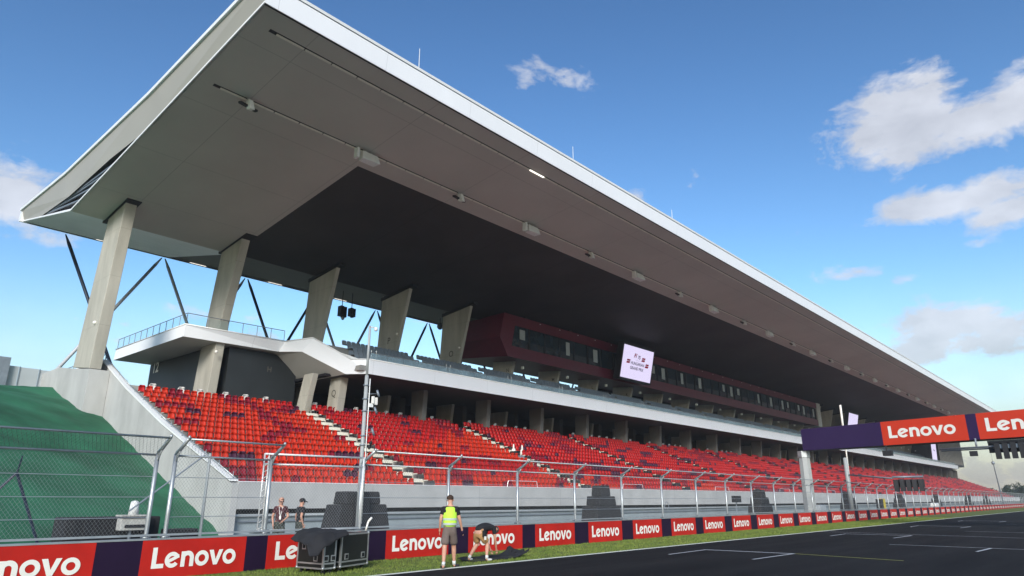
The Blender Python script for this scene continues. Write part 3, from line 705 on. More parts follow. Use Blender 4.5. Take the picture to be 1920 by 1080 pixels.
# upper terrace with grey seats
up = []
for i in range(6): up += [(45.0+.85*i, 11.9+.47*i), (45.85+.85*i, 11.9+.47*i)]
gp(MB().prism([(44.3,11.5)]+[(44.3,11.9)]+up+[(52.0,14.25),(60,14.25),(60,13.9),(50,11.6)], 31.9, XE-20), 'upper_terrace', 'step')
g = MB().mat('seat_grey')
for i in range(6):
    x = 33.0
    while x < XE-24:
        if ((x-33)%8.4) > .9 or i < 3: 
            seat_back(g, x, 45.05+.85*i, 11.9+.47*i, .44, False); seat_pan(g, x, 45.05+.85*i, 11.9+.47*i, .44, False)
        x += .5
tag(g.build('upper_seat_rows', None), 'rows of grey seats on the upper deck behind the glass balustrade', 'seats', kind='stuff')
g = MB()
x = 32.7
while x < XE-26:
    g.box(x, x+1.62, 44.14, 44.16, 12.43, 12.95); x += 1.68
gp(g, 'glass_balustrade', 'glass', fix=False)
g = MB(); g.tube((32.7,44.15,12.98),(XE-24,44.15,12.98),.02,n=5)
for k in range(30):
    xx = 33.6+8.4*k
    for s in (0,.5): g.tube((xx+s,45.3,12.0),(xx+s,45.3,13.5),.022,n=5)
gp(g, 'balustrade_rail', 'steel')
g = MB()
rr = [(21.0,65),(21.0,51.4),(24.2,51.35),(28.95,51.1)]
for (a,b),(c,d) in zip(rr, rr[1:]):
    g.tube((a,b,15.2),(c,d,15.2),.03,n=6); m_ = max(1, int(Vector((c-a,d-b)).length/1.15))
    for k in range(m_+1):
        t = k/m_; g.tube((a+(c-a)*t,b+(d-b)*t,14.25),(a+(c-a)*t,b+(d-b)*t,15.2),.028,n=5)
gp(g, 'railing', 'grey_steel')
g = MB()
for (a,b),(c,d) in zip(rr, rr[1:]): g.add([(a,b,14.35),(c,d,14.35),(c,d,15.1),(a,b,15.1)], [(0,1,2,3)])
gp(g, 'railing_glass', 'clear_glass', fix=False)
# fin lettering
for k, s in ((3,'P'),(4,'O'),(5,'N'),(6,'M'),(7,'L'),(8,'K'),(9,'J')):
    if k < 5: text('fin_letter', s, (FX[k]-.385, 52.6, 16.6), (0,-1,0), (0,0,1), .9, (-1,0,0), GS, 'fade', .01)
    else: text('fin_letter', s, (FX[k]-.385, 52.0, 15.9), (0,-1,0), (0,0,1), .6, (-1,0,0), GS, 'fade', .01)
text('fin_letter', 'Q', (32.094, 48.0, 10.0), (0,-1,0), (0,0,1), .8, (-1,0,0), GS, 'fade', .01)
# small wall lamps and cameras on fins
g = MB()
for k in range(0, 12):
    x = FX[k]; g.sph(((x-.45) if k > 1 else x-.8, 51.3 if k else 51.0, 17.1 if k > 2 else (13.2 if k == 0 else 12.6)), .13,.13,.13,8,5)
gp(g, 'fin_camera', 'letter', True)
# roof
RF = root('roof', (12.5, 27, 24)); RF.parent = GS; RF.matrix_parent_inverse = Matrix.Translation(-Vector(GS.location))
def zs(y): return 24.56-.1300*(y-27.0)
XR = XE; XL = 12.55
gp(MB().add([(XL,27.0,zs(27)),(XR,27.2,zs(27)),(XR,35.7,zs(35.7)),(24.4,35.7,zs(35.7)),(24.4,52.85,zs(52.85)),(XL,52.85,zs(52.85))],[(0,1,2,3),(0,3,4,5)]).add([(p[0],p[1],p[2]+.12) for p in [(XL,27.0,zs(27)),(XR,27.2,zs(27)),(XR,35.7,zs(35.7)),(24.4,35.7,zs(35.7)),(24.4,52.85,zs(52.85)),(XL,52.85,zs(52.85))]],[(0,1,2,3),(0,3,4,5)]), 'soffit', 'soffit', parent=RF, fix=False)
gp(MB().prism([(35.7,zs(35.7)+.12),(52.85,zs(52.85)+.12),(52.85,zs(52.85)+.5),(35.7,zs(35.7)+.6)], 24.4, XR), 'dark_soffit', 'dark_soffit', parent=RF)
g = MB(); g.add([(24.4,35.7,zs(35.7)),(XR,35.7,zs(35.7)),(XR,35.7,zs(35.7)+.14),(24.4,35.7,zs(35.7)+.14)],[(0,1,2,3)]); g.add([(24.4,35.7,zs(35.7)),(24.4,52.85,zs(52.85)),(24.4,52.85,zs(52.85)+.14),(24.4,35.7,zs(35.7)+.14)],[(0,1,2,3)])
gp(g, 'soffit_edge', 'soffit', parent=RF, fix=False)
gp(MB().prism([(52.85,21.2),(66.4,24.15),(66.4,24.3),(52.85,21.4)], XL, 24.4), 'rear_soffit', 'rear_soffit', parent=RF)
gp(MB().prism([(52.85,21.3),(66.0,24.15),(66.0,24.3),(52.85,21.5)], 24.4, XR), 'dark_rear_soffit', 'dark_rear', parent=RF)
gp(MB().prism([(66.3,24.12),(66.9,24.26),(66.9,24.85),(66.75,25.25),(66.3,25.25)], 12.3, XR), 'rear_edge', 'trim', parent=RF)
gp(MB().prism([(66.0,24.02),(66.25,24.07),(66.25,24.12),(66.0,24.08)], 12.8, XR), 'gutter_gap', 'black', parent=RF)
for k in range(16):
    gp(MB().prism([(65.8,24.0),(65.92,24.03),(65.92,24.06),(65.8,24.03)], 18.0+8.4*k, 19.6+8.4*k), 'roof_downlight', 'lamp_on', parent=RF)
gp(MB().add([(XL,26.98,zs(27)-.02),(XR,27.18,zs(27)-.02),(XR,27.05,25.62),(XL-.35,26.85,25.62)],[(0,1,2,3)]), 'front_fascia', 'white_panel', parent=RF)
gp(MB().hexa([(XL-.38,26.80,25.66),(XR,27.0,25.66),(XR,27.4,25.66),(XL-.38,27.3,25.66)],[(XL-.40,26.76,25.80),(XR,26.96,25.80),(XR,27.4,25.80),(XL-.40,27.3,25.80)]), 'roof_trim', 'trim', parent=RF)
gp(MB().box(XL,XR,27.02,27.10,zs(27)-.06,zs(27)-.022), 'drip_edge', 'black', parent=RF)
gp(MB().prism([(27.1,25.6),(53,24.75),(66.5,25.2),(66.5,25.1),(53,24.65),(27.1,25.5)], 12.2, XR), 'roof_deck', 'trim', parent=RF)
# end face: leaning panels between soffit edge and top edge
tE = [(12.17,26.9,25.62),(12.17,39.71,24.68),(12.2,54.3,24.45),(12.3,66.6,25.12)]
bE = [(XL,27.0,zs(27)+.10),(XL,39.7,zs(39.7)+.10),(XL,52.85,zs(52.85)+.10),(XL,66.5,24.30)]
g = MB(); g.add(tE+bE, [(0,1,5,4)])
# louvre opening: split the rear bays
a1 = Vector(tE[1]); a2 = Vector(tE[2]); a3 = Vector(tE[3]); b1 = Vector(bE[1]); b2 = Vector(bE[2]); b3 = Vector(bE[3])
L1 = b1.lerp(b2,.10); L3 = a2.lerp(b2,.62); L4 = b2.lerp(b3,.60); L2 = a1.lerp(b1,.93).lerp(L3,.45)
g.add([a1,a2,L3,L2,L1,b1],[(0,1,2,3),(0,3,4,5)]); g.add([a2,a3,b3,L4,L3],[(0,1,2,3,4)])
gp(g, 'end_face', 'roof_end_shaded', parent=RF)
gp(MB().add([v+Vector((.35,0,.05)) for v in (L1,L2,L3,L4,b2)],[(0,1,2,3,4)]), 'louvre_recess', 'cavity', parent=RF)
g = MB()
for t in (.2,.4,.6,.8):
    p = L1.lerp(b2,t*.9+.1); q = L3.lerp(L4,t); g.tube(p+Vector((.12,0,0)), q+Vector((.12,0,0)), .07, n=4)
gp(g, 'louvre_blade', 'grey_steel', parent=RF)
g = MB()
for p, q in ((bE[0],bE[1]),(bE[1],bE[2]),(bE[2],bE[3])):
    p = Vector(p)-Vector((0,0,.06)); q = Vector(q)-Vector((0,0,.06)); g.hexa([p+Vector((-.05,0,-.04)),q+Vector((-.05,0,-.04)),q+Vector((.10,0,-.04)),p+Vector((.10,0,-.04))],[p+Vector((-.05,0,.08)),q+Vector((-.05,0,.08)),q+Vector((.10,0,.08)),p+Vector((.10,0,.08))])
gp(g, 'soffit_trim', 'trim', parent=RF)
g = MB()
for p, q in zip(tE, tE[1:]):
    p = Vector(p); q = Vector(q); g.hexa([p+Vector((-.12,0,.0)),q+Vector((-.12,0,.0)),q+Vector((.3,0,.0)),p+Vector((.3,0,.0))],[p+Vector((-.14,0,.2)),q+Vector((-.14,0,.2)),q+Vector((.3,0,.2)),p+Vector((.3,0,.2))])
gp(g, 'end_trim', 'trim', parent=RF)
# light rails under the soffit
for y, x0, nmb in ((28.45,14.0,'light_bar'),(34.05,13.9,'light_bar')):
    sh = MB(); sh.prism([(y-.11,zs(y-.11)-.012),(y+.11,zs(y+.11)-.012),(y+.11,zs(y)+.02),(y-.11,zs(y)+.02)], x0-.4, XR-4)
    gp(sh, 'light_track', 'black', parent=RF)
    x = x0; c = 0; rest = MB()
    while x < XR-6:
        t = MB() if c < 60 else rest
        t.prism([(y-.05,zs(y-.05)-.075),(y+.05,zs(y+.05)-.075),(y+.05,zs(y)-.016),(y-.05,zs(y)-.016)], x, x+1.58)
        if c < 60: gp(t, 'light_bar', 'bar' if not (y < 30 and c == 12) else 'lamp_on', parent=RF)
        x += 1.665; c += 1
    tag(gp(rest, 'light_bar_run', 'bar', parent=RF), kind='stuff')
# spotlights hanging from the soffit
for k in range(28):
    x = 15.5+8.37*k; y = 33.95; z = zs(y); big = k % 2 == 1
    e = root('floodlight', (x, y, z)); e.scale = (1.6,1.6,1.6)
    tag(e, ('boxy white floodlight under the roof, ' if big else 'small slatted floodlight under the roof, ')+('%s lamp from the near end' % ordn(k+1)), 'floodlight', 'floodlights under the roof')
    if big:
        g = MB(); g.hexa([(x-.40,y-.25,z-.50),(x+.52,y-.25,z-.46),(x+.42,y+.12,z-.50),(x-.32,y+.12,z-.50)],[(x-.32,y-.15,z-.10),(x+.42,y-.15,z-.10),(x+.40,y+.14,z-.04),(x-.30,y+.14,z-.04)])
        part_local(g.build('housing','light_grey',None,False,.02), e)
        g = MB(); g.box(x-.62,x-.50,y-.2,y+.05,z-.52,z-.08); part_local(g.build('bracket','light_grey',None,False,.01), e)
        g = MB(); g.tube((x-.1,y,z-.1),(x-.1,y,z+.02),.04); g.tube((x+.2,y,z-.1),(x+.2,y,z+.02),.04); part_local(g.build('stem','steel'), e)
    else:
        g = MB(); g.hexa([(x-.02,y-.30,z-.52),(x+.16,y-.28,z-.50),(x+.16,y+.02,z-.42),(x-.02,y,z-.44)],[(x-.06,y-.2,z-.12),(x+.1,y-.2,z-.12),(x+.1,y+.04,z-.10),(x-.06,y+.04,z-.10)])
        part_local(g.build('housing','light_grey',None,False,.01), e)
        g = MB(); g.hexa([(x-.3,y-.1,z-.34),(x+.35,y-.1,z-.42),(x+.35,y+.1,z-.36),(x-.3,y+.1,z-.28)],[(x-.3,y-.1,z-.26),(x+.35,y-.1,z-.34),(x+.35,y+.1,z-.28),(x-.3,y+.1,z-.20)]); part_local(g.build('tray','black'), e)
        g = MB(); g.tube((x,y,z-.2),(x,y,z+.02),.05); part_local(g.build('stem','steel'), e)
# lightning rods
for k, (px, py) in enumerate(((786,135),(1076,307),(1262,418),(357,104))):
    if k < 3:
        P = unY(px, py, 27.2); b_ = (P.x, 27.25, 25.78); h = 1.75-.25*k
    else: b_ = (12.4, 34.5, 25.1); h = .3
    tag(MB().tube(b_, (b_[0], b_[1], b_[2]+h), .022, .014, 6).build('lightning_rod','letter'), ['thin white lightning rod on the roof edge, nearest of the front ones','thin white lightning rod on the roof edge, middle one','thin white lightning rod on the roof edge, farthest of the three','short stub rod on the left end edge of the roof'][k], 'lightning rod', 'lightning rods on the roof edge')
# rear struts
def strut(a, b, mk):
    a = Vector(a); b = Vector(b); d = (b-a).normalized(); g = MB()
    g.tube(a, a+d*.9, .05, .145, 10); g.tube(a+d*.9, b, .145, .145, 10); gp(g, 'strut', mk, True)
for k in range(31):
    x = 15.5+8.45*k; s = .49
    for sg, mk in ((-1,'strut_lit' if k in (1,2,4) else 'navy'),(1,'strut_lit' if k in (1,3) else 'navy')):
        if k == 0 and sg < 0: continue
        strut((x+sg*.15,66.0,23.85), (x+sg*(.15+(.58 if k == 1 and sg < 0 else .5)*15.5),66.0,8.3), mk)
# rear ground-floor wall so the stand is closed behind
gp(MB().box(32.0,XE-6,60.0,60.3,0,14.0), 'rear_wall', 'concrete')
gp(MB().box(16.45,32.0,61.0,61.3,0,10.8), 'rear_wall', 'concrete')
gp(MB().box(16.45,32.0,52.0,61.0,7.9,8.0), 'rear_floor', 'step')
# press box
PB = root('press_box', (53.7, 49, 16.7)); PB.parent = GS; PB.matrix_parent_inverse = Matrix.Translation(-Vector(GS.location))
PX = 155.5
F = [(53.9,49.0,21.5),(53.2,49.0,18.66),(54.5,49.0,16.68)]
Bk = [(53.9,57.8,21.3),(53.2,57.8,18.9),(54.5,57.8,17.5)]
g = MB()
wz0, wz1 = 17.95, 20.35
g.add([F[0],(PX,49,21.5),(PX,49,wz1),(55.7,49,wz1)],[(0,1,2,3)])
g.add([F[0],(55.7,49,wz1),(55.1,49,wz0),F[1]],[(0,1,2,3)])
g.add([F[1],(55.1,49,wz0),F[2]],[(0,1,2)])
g.add([(55.1,49,wz0),(153.3,49,wz0),(PX,49,16.68),F[2]],[(0,1,2,3)])
g.add([F[0],F[1],Bk[1],Bk[0]],[(0,1,2,3)]); g.add([F[1],F[2],Bk[2],Bk[1]],[(0,1,2,3)])
g.add([F[2],(PX,49,16.68),(PX,57.8,17.5),Bk[2]],[(0,1,2,3)]); g.add([Bk[0],Bk[2],(PX,57.8,17.5),(PX,57.8,21.3)],[(0,1,2,3)])
gp(g, 'cladding', 'maroon', parent=PB)
gp(MB().prism([(48.93,16.6),(48.93,21.55),(57.8,21.55),(57.8,16.6)], PX-2.2, PX), 'end_cladding', 'end_panel', parent=PB)
gp(MB().add([(55.0,49.5,wz0-.3),(153.5,49.5,wz0-.3),(153.5,49.5,wz1+.3),(55.0,49.5,wz1+.3)],[(0,1,2,3)]), 'reveal', 'black', parent=PB)
x = 55.45; k = 0
while x < 153.0:
    w = 2.72
    gp(MB().add([(x-.12 if k == 0 else x,49.16,wz0),(x+w,49.16,wz0),(x+w,49.16,wz1),(x+(.18 if k == 0 else 0),49.16,wz1)],[(0,1,2,3)]), 'window', 'window', parent=PB, fix=False)
    q = [1.0,1.0,.9,.8,1.0][k%5]*.9
    if k % 5 in (0,3) or (k*7)%4 == 1: gp(MB().box(x+1.2,x+1.2+q,49.12,49.15,wz0+1.0 if k%2==0 else wz0+.5,wz1-.28), 'blind', 'curtain', parent=PB)
    gp(MB().box(x+w,x+w+.14,49.05,49.3,wz0,wz1), 'mullion', 'black', parent=PB)
    x += w+.14; k += 1
g = MB()
for k in range(22): xx = 60+3.7*k; g.box(xx,xx+.14,48.88,48.95,21.24,21.29)
gp(g, 'eave_lamp', 'letter', parent=PB)
for k in range(24):
    g = MB(); g.box(FX[5]+.0+8.4*k*1.0,FX[5]+.18+8.4*k*1.0,50.0,50.3,15.9,16.2); gp(g, 'lamp', 'letter')
gp(MB().box(54.6,82,57.85,58.1,17.5,22), 'upper_back_wall', 'black_wall')
gp(MB().box(82,PX,57.85,58.1,17.0,22), 'upper_back_wall', 'black_wall')
gp(MB().box(PX,XE-4,54.5,54.8,14.2,22), 'slatted_wall', 'end_panel')
gp(MB().prism([(44.9,12.4),(44.9,21.9),(54.4,21.0),(54.4,12.4)], XE-44, XE-6), 'end_block', 'black_wall')
g = MB()
for k in range(18): xx = XE-43.5+2.05*k; g.box(xx,xx+.12,44.7,44.88,12.9,21.5)
gp(g, 'slat', 'end_panel')
# hanging speakers and lamp under the roof
for k, (px, py, yy, s) in enumerate(((641,584,57.5,1.0),(659,586,57.5,.8))):
    P = unY(px, py, yy); e = root('hanging_speaker', tuple(P)); tag(e, ['larger black speaker hanging from the roof between two fins','smaller black speaker hanging right of the larger one between two fins'][k], 'speaker', 'speakers hanging under the roof')
    part_local(MB().tube((P.x,P.y,P.z+.4),(P.x,P.y,22.2),.04,n=6).build('rod','black'), e)
    g = MB(); g.box(P.x-.32*s,P.x+.05*s,P.y-.3,P.y+.3,P.z-.5*s,P.z+.55*s); g.box(P.x+.07*s,P.x+.42*s,P.y-.3,P.y+.3,P.z-.6*s,P.z+.5*s); part_local(g.build('cabinet','black',None,False,.03), e)
    if k == 0: part_local(MB().sph((P.x+.1,P.y-.1,P.z-.7),.18,.18,.2).build('spot','steel',None,True), e)
P = unY(825,612,60.0); e = root('hanging_lamp', tuple(P)); tag(e, 'dark round lamp hanging under the rear roof edge between fins', 'lamp')
part_local(MB().tube((P.x,P.y,P.z+.2),(P.x,P.y,23.),.04,n=6).build('rod','black'), e)
part_local(MB().sph(P,.38,.38,.42).build('head','grey_steel',None,True), e)
# screens
def screen(C1, w, h, tilt, lab, texts=True):
    e = root('video_screen', C1); tag(e, lab, 'screen')
    C1 = Vector(C1); up = Vector((.0, -sin(tilt), cos(tilt))); rt = Vector((1,0,0)); nr = rt.cross(up)
    def q(a, b, c): return C1+rt*a+up*b+nr*c
    def bx(a0,a1,b0,b1,c0,c1): return MB().hexa([q(a0,b0,c0),q(a1,b0,c0),q(a1,b0,c1),q(a0,b0,c1)],[q(a0,b1,c0),q(a1,b1,c0),q(a1,b1,c1),q(a0,b1,c1)])
    part_local(bx(-w/2-.25,w/2+.25,-h/2-.3,h/2+.35,-.9,-.02).build('casing','black'), e)
    part_local(bx(-w/2,w/2,-h/2,h/2,-.019,.0).build('display','screen'), e)
    if texts:
        def T(n,s,a,b,hh,mk,bold=.02,shear=0): text(n,s,q(a,b,.0),rt,up,hh,nr,e,mk,bold,shear=shear)
        T('logo_text','F1',-.75,.98,.72,'ink_red',.05,.3); T('logo_text','75',.18,.86,.62,'ink',.03,.1)
        for a, b in ((-2.3,.1),(2.3,.02),(1.25,.72)):
            g = MB(); g.add([q(a-.5,b-.28,.012),q(a+.3,b-.28,.012),q(a+.5,b-.02,.012),q(a-.3,b-.02,.012)],[(0,1,2,3)]); g.add([q(a-.4,b+.03,.012),q(a+.4,b+.03,.012),q(a+.55,b+.25,.012),q(a-.25,b+.25,.012)],[(0,1,2,3)])
            part_local(g.build('emblem','ink_red',fix=False), e)
        T('caption','HUNGARIAN',.0,-.05,.56,'ink',.02); T('caption','GRAND PRIX',-.05,-.68,.56,'ink',.02)
        T('caption','FORMULA 1',.0,.42,.2,'privacy',.0)
    else:
        g = MB(); g.add([q(-.8,-.4,.012),q(.9,-.7,.012),q(.9,-.4,.012),q(-.8,-.1,.012)],[(0,1,2,3)]); part_local(g.build('emblem','ink',fix=False), e)
sc = MB()
TL = unY(1171,644,46.6); TR = unY(1226.5,660,46.6); BL = unY(1161,707,47.7); BR = unY(1217.6,719,47.7)
cx_ = (TL.x+TR.x+BL.x+BR.x)/4; cz_ = (TL.z+TR.z+BL.z+BR.z)/4
screen((cx_,47.1,cz_), (TR.x-TL.x+BR.x-BL.x)/2-.1, (TL.z-BL.z)*1.0, .22, 'large bright video screen hanging in front of the maroon press box')
Pz = unY(1597,793,47.1); screen((Pz.x,47.1,Pz.z-1.2), 6.8, 6.5, .22, 'far video screen under the roof, half hidden above the purple gantry banner', False)
Pz = unY(1743,842,45.5); screen((Pz.x,44.4,Pz.z), 6.3, 6.5, .05, 'farthest video screen, small, below the red gantry banner', False)

# ------------------------------------------------------------------ green bank
def prof(y):
    T_ = [(31.6,-.25),(32.4,.06),(33.08,.45),(34.62,1.03),(36.96,1.9),(39.97,3.03),(43.39,4.3),(47.31,5.77),(51.24,7.24),(55.65,8.72),(57.78,9.51),(60,9.62),(75,9.62)]
    if y <= T_[0][0]: return T_[0][1]
    for (a,b),(c,d) in zip(T_,T_[1:]):
        if y <= c: return b+(d-b)*(y-a)/(c-a)
    return 9.6
vs = []; fs = []; nx, ny = 110, 130
for j in range(ny+1):
    for i in range(nx+1):
        x = 16.11-(i/nx)**1.3*60; y = 24+j/ny*46; u = 16.1-x
        z = prof(y+min(7.5, u*.62)*(1-min(1,max(0,(y-50)/9)))) - min(1.0, u*.085)*max(0,min(1,(y-45)/10))*.6
        z += .10*noise.noise(Vector((x*.5,y*.5,0)))+.09*abs(noise.noise(Vector((x*1.1+y*.5,y*.35,4))))+.03*noise.noise(Vector((x*2.3,y*2.3,9)))
        z = max(z, -.3) if y < 31 else z
        vs.append((x,y,z))
for j in range(ny):
    for i in range(nx): a = j*(nx+1)+i; fs.append((a,a+1,a+nx+2,a+nx+1))
o = MB().add(vs, fs).build('embankment', 'turf', None, True, fix=False); o['kind'] = 'structure'
# privacy fence on the bank
pf = root('panel_fence', (12, 61, 9.6)); tag(pf, 'pale grey panel fence along the top of the green bank', 'fence')
for k in range(8):
    xa = 15.9-k*1.28-1.24
    part_local(MB().box(xa,xa+1.2,61.0,61.05,9.3,11.15+.035*k).build('panel','privacy'), pf)
    part_local(MB().box(xa-.05,xa,60.95,61.08,9.3,11.2+.035*k).build('post','grey_steel'), pf)
part_local(MB().box(4.5,12.6,60.6,60.65,9.3,11.75).build('panel','grey_steel'), pf)

# ------------------------------------------------------------------ speaker stacks
def stack(x, y, lab, s=1.0, three=True, top=2.62, grp=True):
    e = root('speaker_stack', (x, y, 0)); tag(e, lab, 'speaker stack', 'covered speaker stacks behind the fence')
    def bx(n, w0, w1, d, z0, z1, ox=0):
        g = MB().hexa([(x+ox-w0/2,y-d/2,z0),(x+ox+w0/2,y-d/2,z0),(x+ox+w0/2,y+d/2,z0),(x+ox-w0/2,y+d/2,z0)],[(x+ox-w1/2,y-d/2+.05,z1),(x+ox+w1/2,y-d/2+.05,z1),(x+ox+w1/2,y+d/2-.05,z1),(x+ox-w1/2,y+d/2-.05,z1)])
        part_local(g.build(n,'cover',None,False,.05), e)
    bx('base_cover', 3.0*s, 2.65*s, 1.3, 0, 1.36); bx('middle_cover', 1.95*s, 1.85*s, 1.1, 1.365, 1.94)
    if three: bx('top_speaker', .98*s, .92*s, .9, 1.945, top)
stack(39.3, 27, 'black covered speaker stack behind the fence, right of the bending man', three=True)
g0 = root('speaker_stack', (19.6, 27, 0)); tag(g0, 'widest black covered speaker stack, just right of the camera mast', 'speaker stack', 'covered speaker stacks behind the fence')
def bxx(n, P0, w0, w1, z0, z1, d=1.3, mk='cover'):
    x, y = P0; g = MB().hexa([(x-w0/2,y-d/2,z0),(x+w0/2,y-d/2,z0),(x+w0/2,y+d/2,z0),(x-w0/2,y+d/2,z0)],[(x-w1/2,y-d/2+.06,z1),(x+w1/2,y-d/2+.06,z1),(x+w1/2,y+d/2-.06,z1),(x-w1/2,y+d/2-.06,z1)])
    part_local(g.build(n, mk, None, False, .06), g0)
bxx('base_cover',(19.75,27),3.1,2.5,0,1.52); bxx('upper_cover',(19.75,27),1.95,1.85,1.525,2.08,1.0)
bxx('tall_cabinet',(19.35,26.1),.62,.62,0,2.05,.5,'black')
stack(65.2, 27, 'black covered speaker stack between the gantry column and the bending man', three=True)
for k, px in enumerate((1592,1688,1757,1818,1852)):
    P = unY(px, 950, 27.0); stack(P.x, 27, 'far covered speaker stack, %s beyond the gantry column' % ordn(k+1), 1.0)
P = unY(1380,938,27); e = root('small_speaker',(P.x,27,0)); tag(e,'small black speaker on a thin stand behind the fence','speaker')
part_local(MB().tube((P.x,27,0),(P.x,27,1.5),.04).build('stand','grey_steel'),e); part_local(MB().box(P.x-.42,P.x+.42,26.7,27.2,1.5,2.05).build('cabinet','black'),e)
e = root('speaker_box', (6.2,20.2,0)); tag(e, 'low black louvred box behind the barrier in front of the green bank', 'box')
part_local(MB().box(5.95,8.2,19.9,20.8,.0,1.30).build('body','cover',None,False,.03), e)
g = MB()
for k in range(9): g.box(6.15+k*.22,6.27+k*.22,19.86,19.9,.75,1.24)
part_local(g.build('grille','black'), e)
# lamp housing behind the fence
e = root('marshal_light', (7.75,19.6,0)); tag(e, 'off white light housing with a round canister on top behind the barrier', 'light housing')
Q = unY(247,982,19.6)
part_local(MB().box(Q.x-.30,Q.x+.33,19.5,19.8,Q.z-.16,Q.z+.13).build('housing','dirty_white',None,False,.02), e)
part_local(MB().box(Q.x-.34,Q.x+.34,19.42,19.82,Q.z+.18,Q.z+.22).build('lid','dirty_white'), e)
part_local(MB().tube((Q.x,19.6,Q.z+.22),(Q.x,19.6,Q.z+.52),.125,.10,14).sph((Q.x,19.6,Q.z+.52),.10,.10,.05).build('canister','light_grey',None,True), e)
part_local(MB().box(Q.x-.2,Q.x+.3,19.47,19.5,Q.z-.09,Q.z-.02).build('slot','black'), e)
part_local(MB().tube((Q.x,19.65,0),(Q.x,19.65,Q.z-.16),.04).build('stand','grey_steel'), e)
tag(MB().box(8.2,9.0,19.3,19.8,.0,.98).build('equipment_case','black',None,False,.03), 'low black case in the gap between the two fence ends', 'case')
# ------------------------------------------------------------------ gantry
GA = root('start_gantry', (58,20,0)); tag(GA, 'overhead start gantry with purple and red banner spanning the track', 'gantry')
def gx(y): return 58.0-.25*(20-y)
def ga(g, n, mk, sm=False): return part_local(g.build(n, mk, None, sm), GA)
def gq(y0, y1, z0, z1, mk, n, off=0):
    return ga(MB().hexa([(gx(y0)-.02-off,y0,z0),(gx(y1)-.02-off,y1,z0),(gx(y1)+.0-off,y1,z0),(gx(y0)+.0-off,y0,z0)],[(gx(y0)-.02-off,y0,z1),(gx(y1)-.02-off,y1,z1),(gx(y1)+.0-off,y1,z1),(gx(y0)+.0-off,y0,z1)]), n, mk)
gq(20.0,13.63,5.52,7.21,'gantry_purple','banner'); gq(13.63,8.05,5.52,7.21,'gantry_red','banner'); gq(8.05,7.42,5.52,7.21,'gantry_purple','banner'); gq(7.42,1.6,5.52,7.21,'gantry_red','banner'); gq(1.6,.9,5.52,7.21,'gantry_purple','banner'); gq(.9,-6,5.52,7.21,'gantry_red','banner')
ga(MB().hexa([(gx(20)+.1,20,5.5),(gx(-6)+.1,-6,5.5),(gx(-6)+1.5,-6,5.5),(gx(20)+1.5,20,5.5)],[(gx(20)+.1,20,7.2),(gx(-6)+.1,-6,7.2),(gx(-6)+1.5,-6,7.2),(gx(20)+1.5,20,7.2)]), 'truss_box', 'black')
dirg = Vector((-.25,-1,0)).normalized(); nrg = Vector((-1,.25,0)).normalized()
letters('lettering', Vector((gx(13.15)-.03,13.15,6.0)), dirg, (0,0,1), .86, nrg, GA, w=4.55)
letters('lettering', Vector((gx(6.95)-.03,6.95,6.0)), dirg, (0,0,1), .86, nrg, GA, w=4.55)
ga(MB().tube((58.6,20.2,0),(58.6,20.2,5.0),.50,.44,8), 'column', 'mast_paint'); ga(MB().tube((58.6,20.2,5.0),(58.6,20.2,5.5),.50,.50,8), 'column_head', 'steel')
ga(MB().tube((53.2,-5.5,0),(53.2,-5.5,5.5),.5,.5,8), 'column', 'pole')
g = MB(); A1 = unY(1770,838,0.0) 
g = MB(); g.tube((gx(9.5)-.3,9.9,5.0),(gx(2)-.3,2.0,5.0),.06,n=6); g.tube((gx(9.5)+.3,9.9,4.92),(gx(2)+.3,2.0,4.92),.05,n=6)
for y in (7.7, 3.5): g.tube((gx(y)-.1,y,5.0),(gx(y)-.1,y,5.6),.06,n=6)
ga(g, 'light_bar_rail', 'grey_steel', True)
ga(MB().box(gx(7.9)-.5,gx(7.9)-.3,7.68,8.12,4.45,4.78), 'sensor_box', 'black')
ga(MB().box(gx(13.6)-.2,gx(13.6)+.3,13.15,13.75,4.78,5.15).tube((gx(13.6),13.5,5.1),(gx(13.6),13.5,5.55),.05), 'camera_box', 'black')
g = MB(); g.hexa([(gx(7)-.45,7.0,5.2),(gx(0)-.45,0,5.2),(gx(0)-.15,0,5.2),(gx(7)-.15,7.0,5.2)],[(gx(7)-.45,7.0,5.36),(gx(0)-.45,0,5.36),(gx(0)-.15,0,5.36),(gx(7)-.15,7.0,5.36)]); g.hexa([(gx(7)-.34,7.0,4.6),(gx(4.5)-.34,4.5,4.6),(gx(4.5)-.28,4.5,4.6),(gx(7)-.28,7.0,4.6)],[(gx(7)-.34,7.0,5.19),(gx(4.5)-.34,4.5,5.19),(gx(4.5)-.28,4.5,5.19),(gx(7)-.28,7.0,5.19)])
ga(g, 'signal_frame', 'black')
for k in range(5):
    y = 6.50-k*.44; ga(MB().box(gx(y)-.62,gx(y)-.36,y-.145,y+.145,4.20,5.18), 'signal_column', 'black')
    ga(MB().box(gx(y)-.60,gx(y)-.48,y-.27,y-.16,4.85,5.1), 'signal_bracket', 'grey_steel')
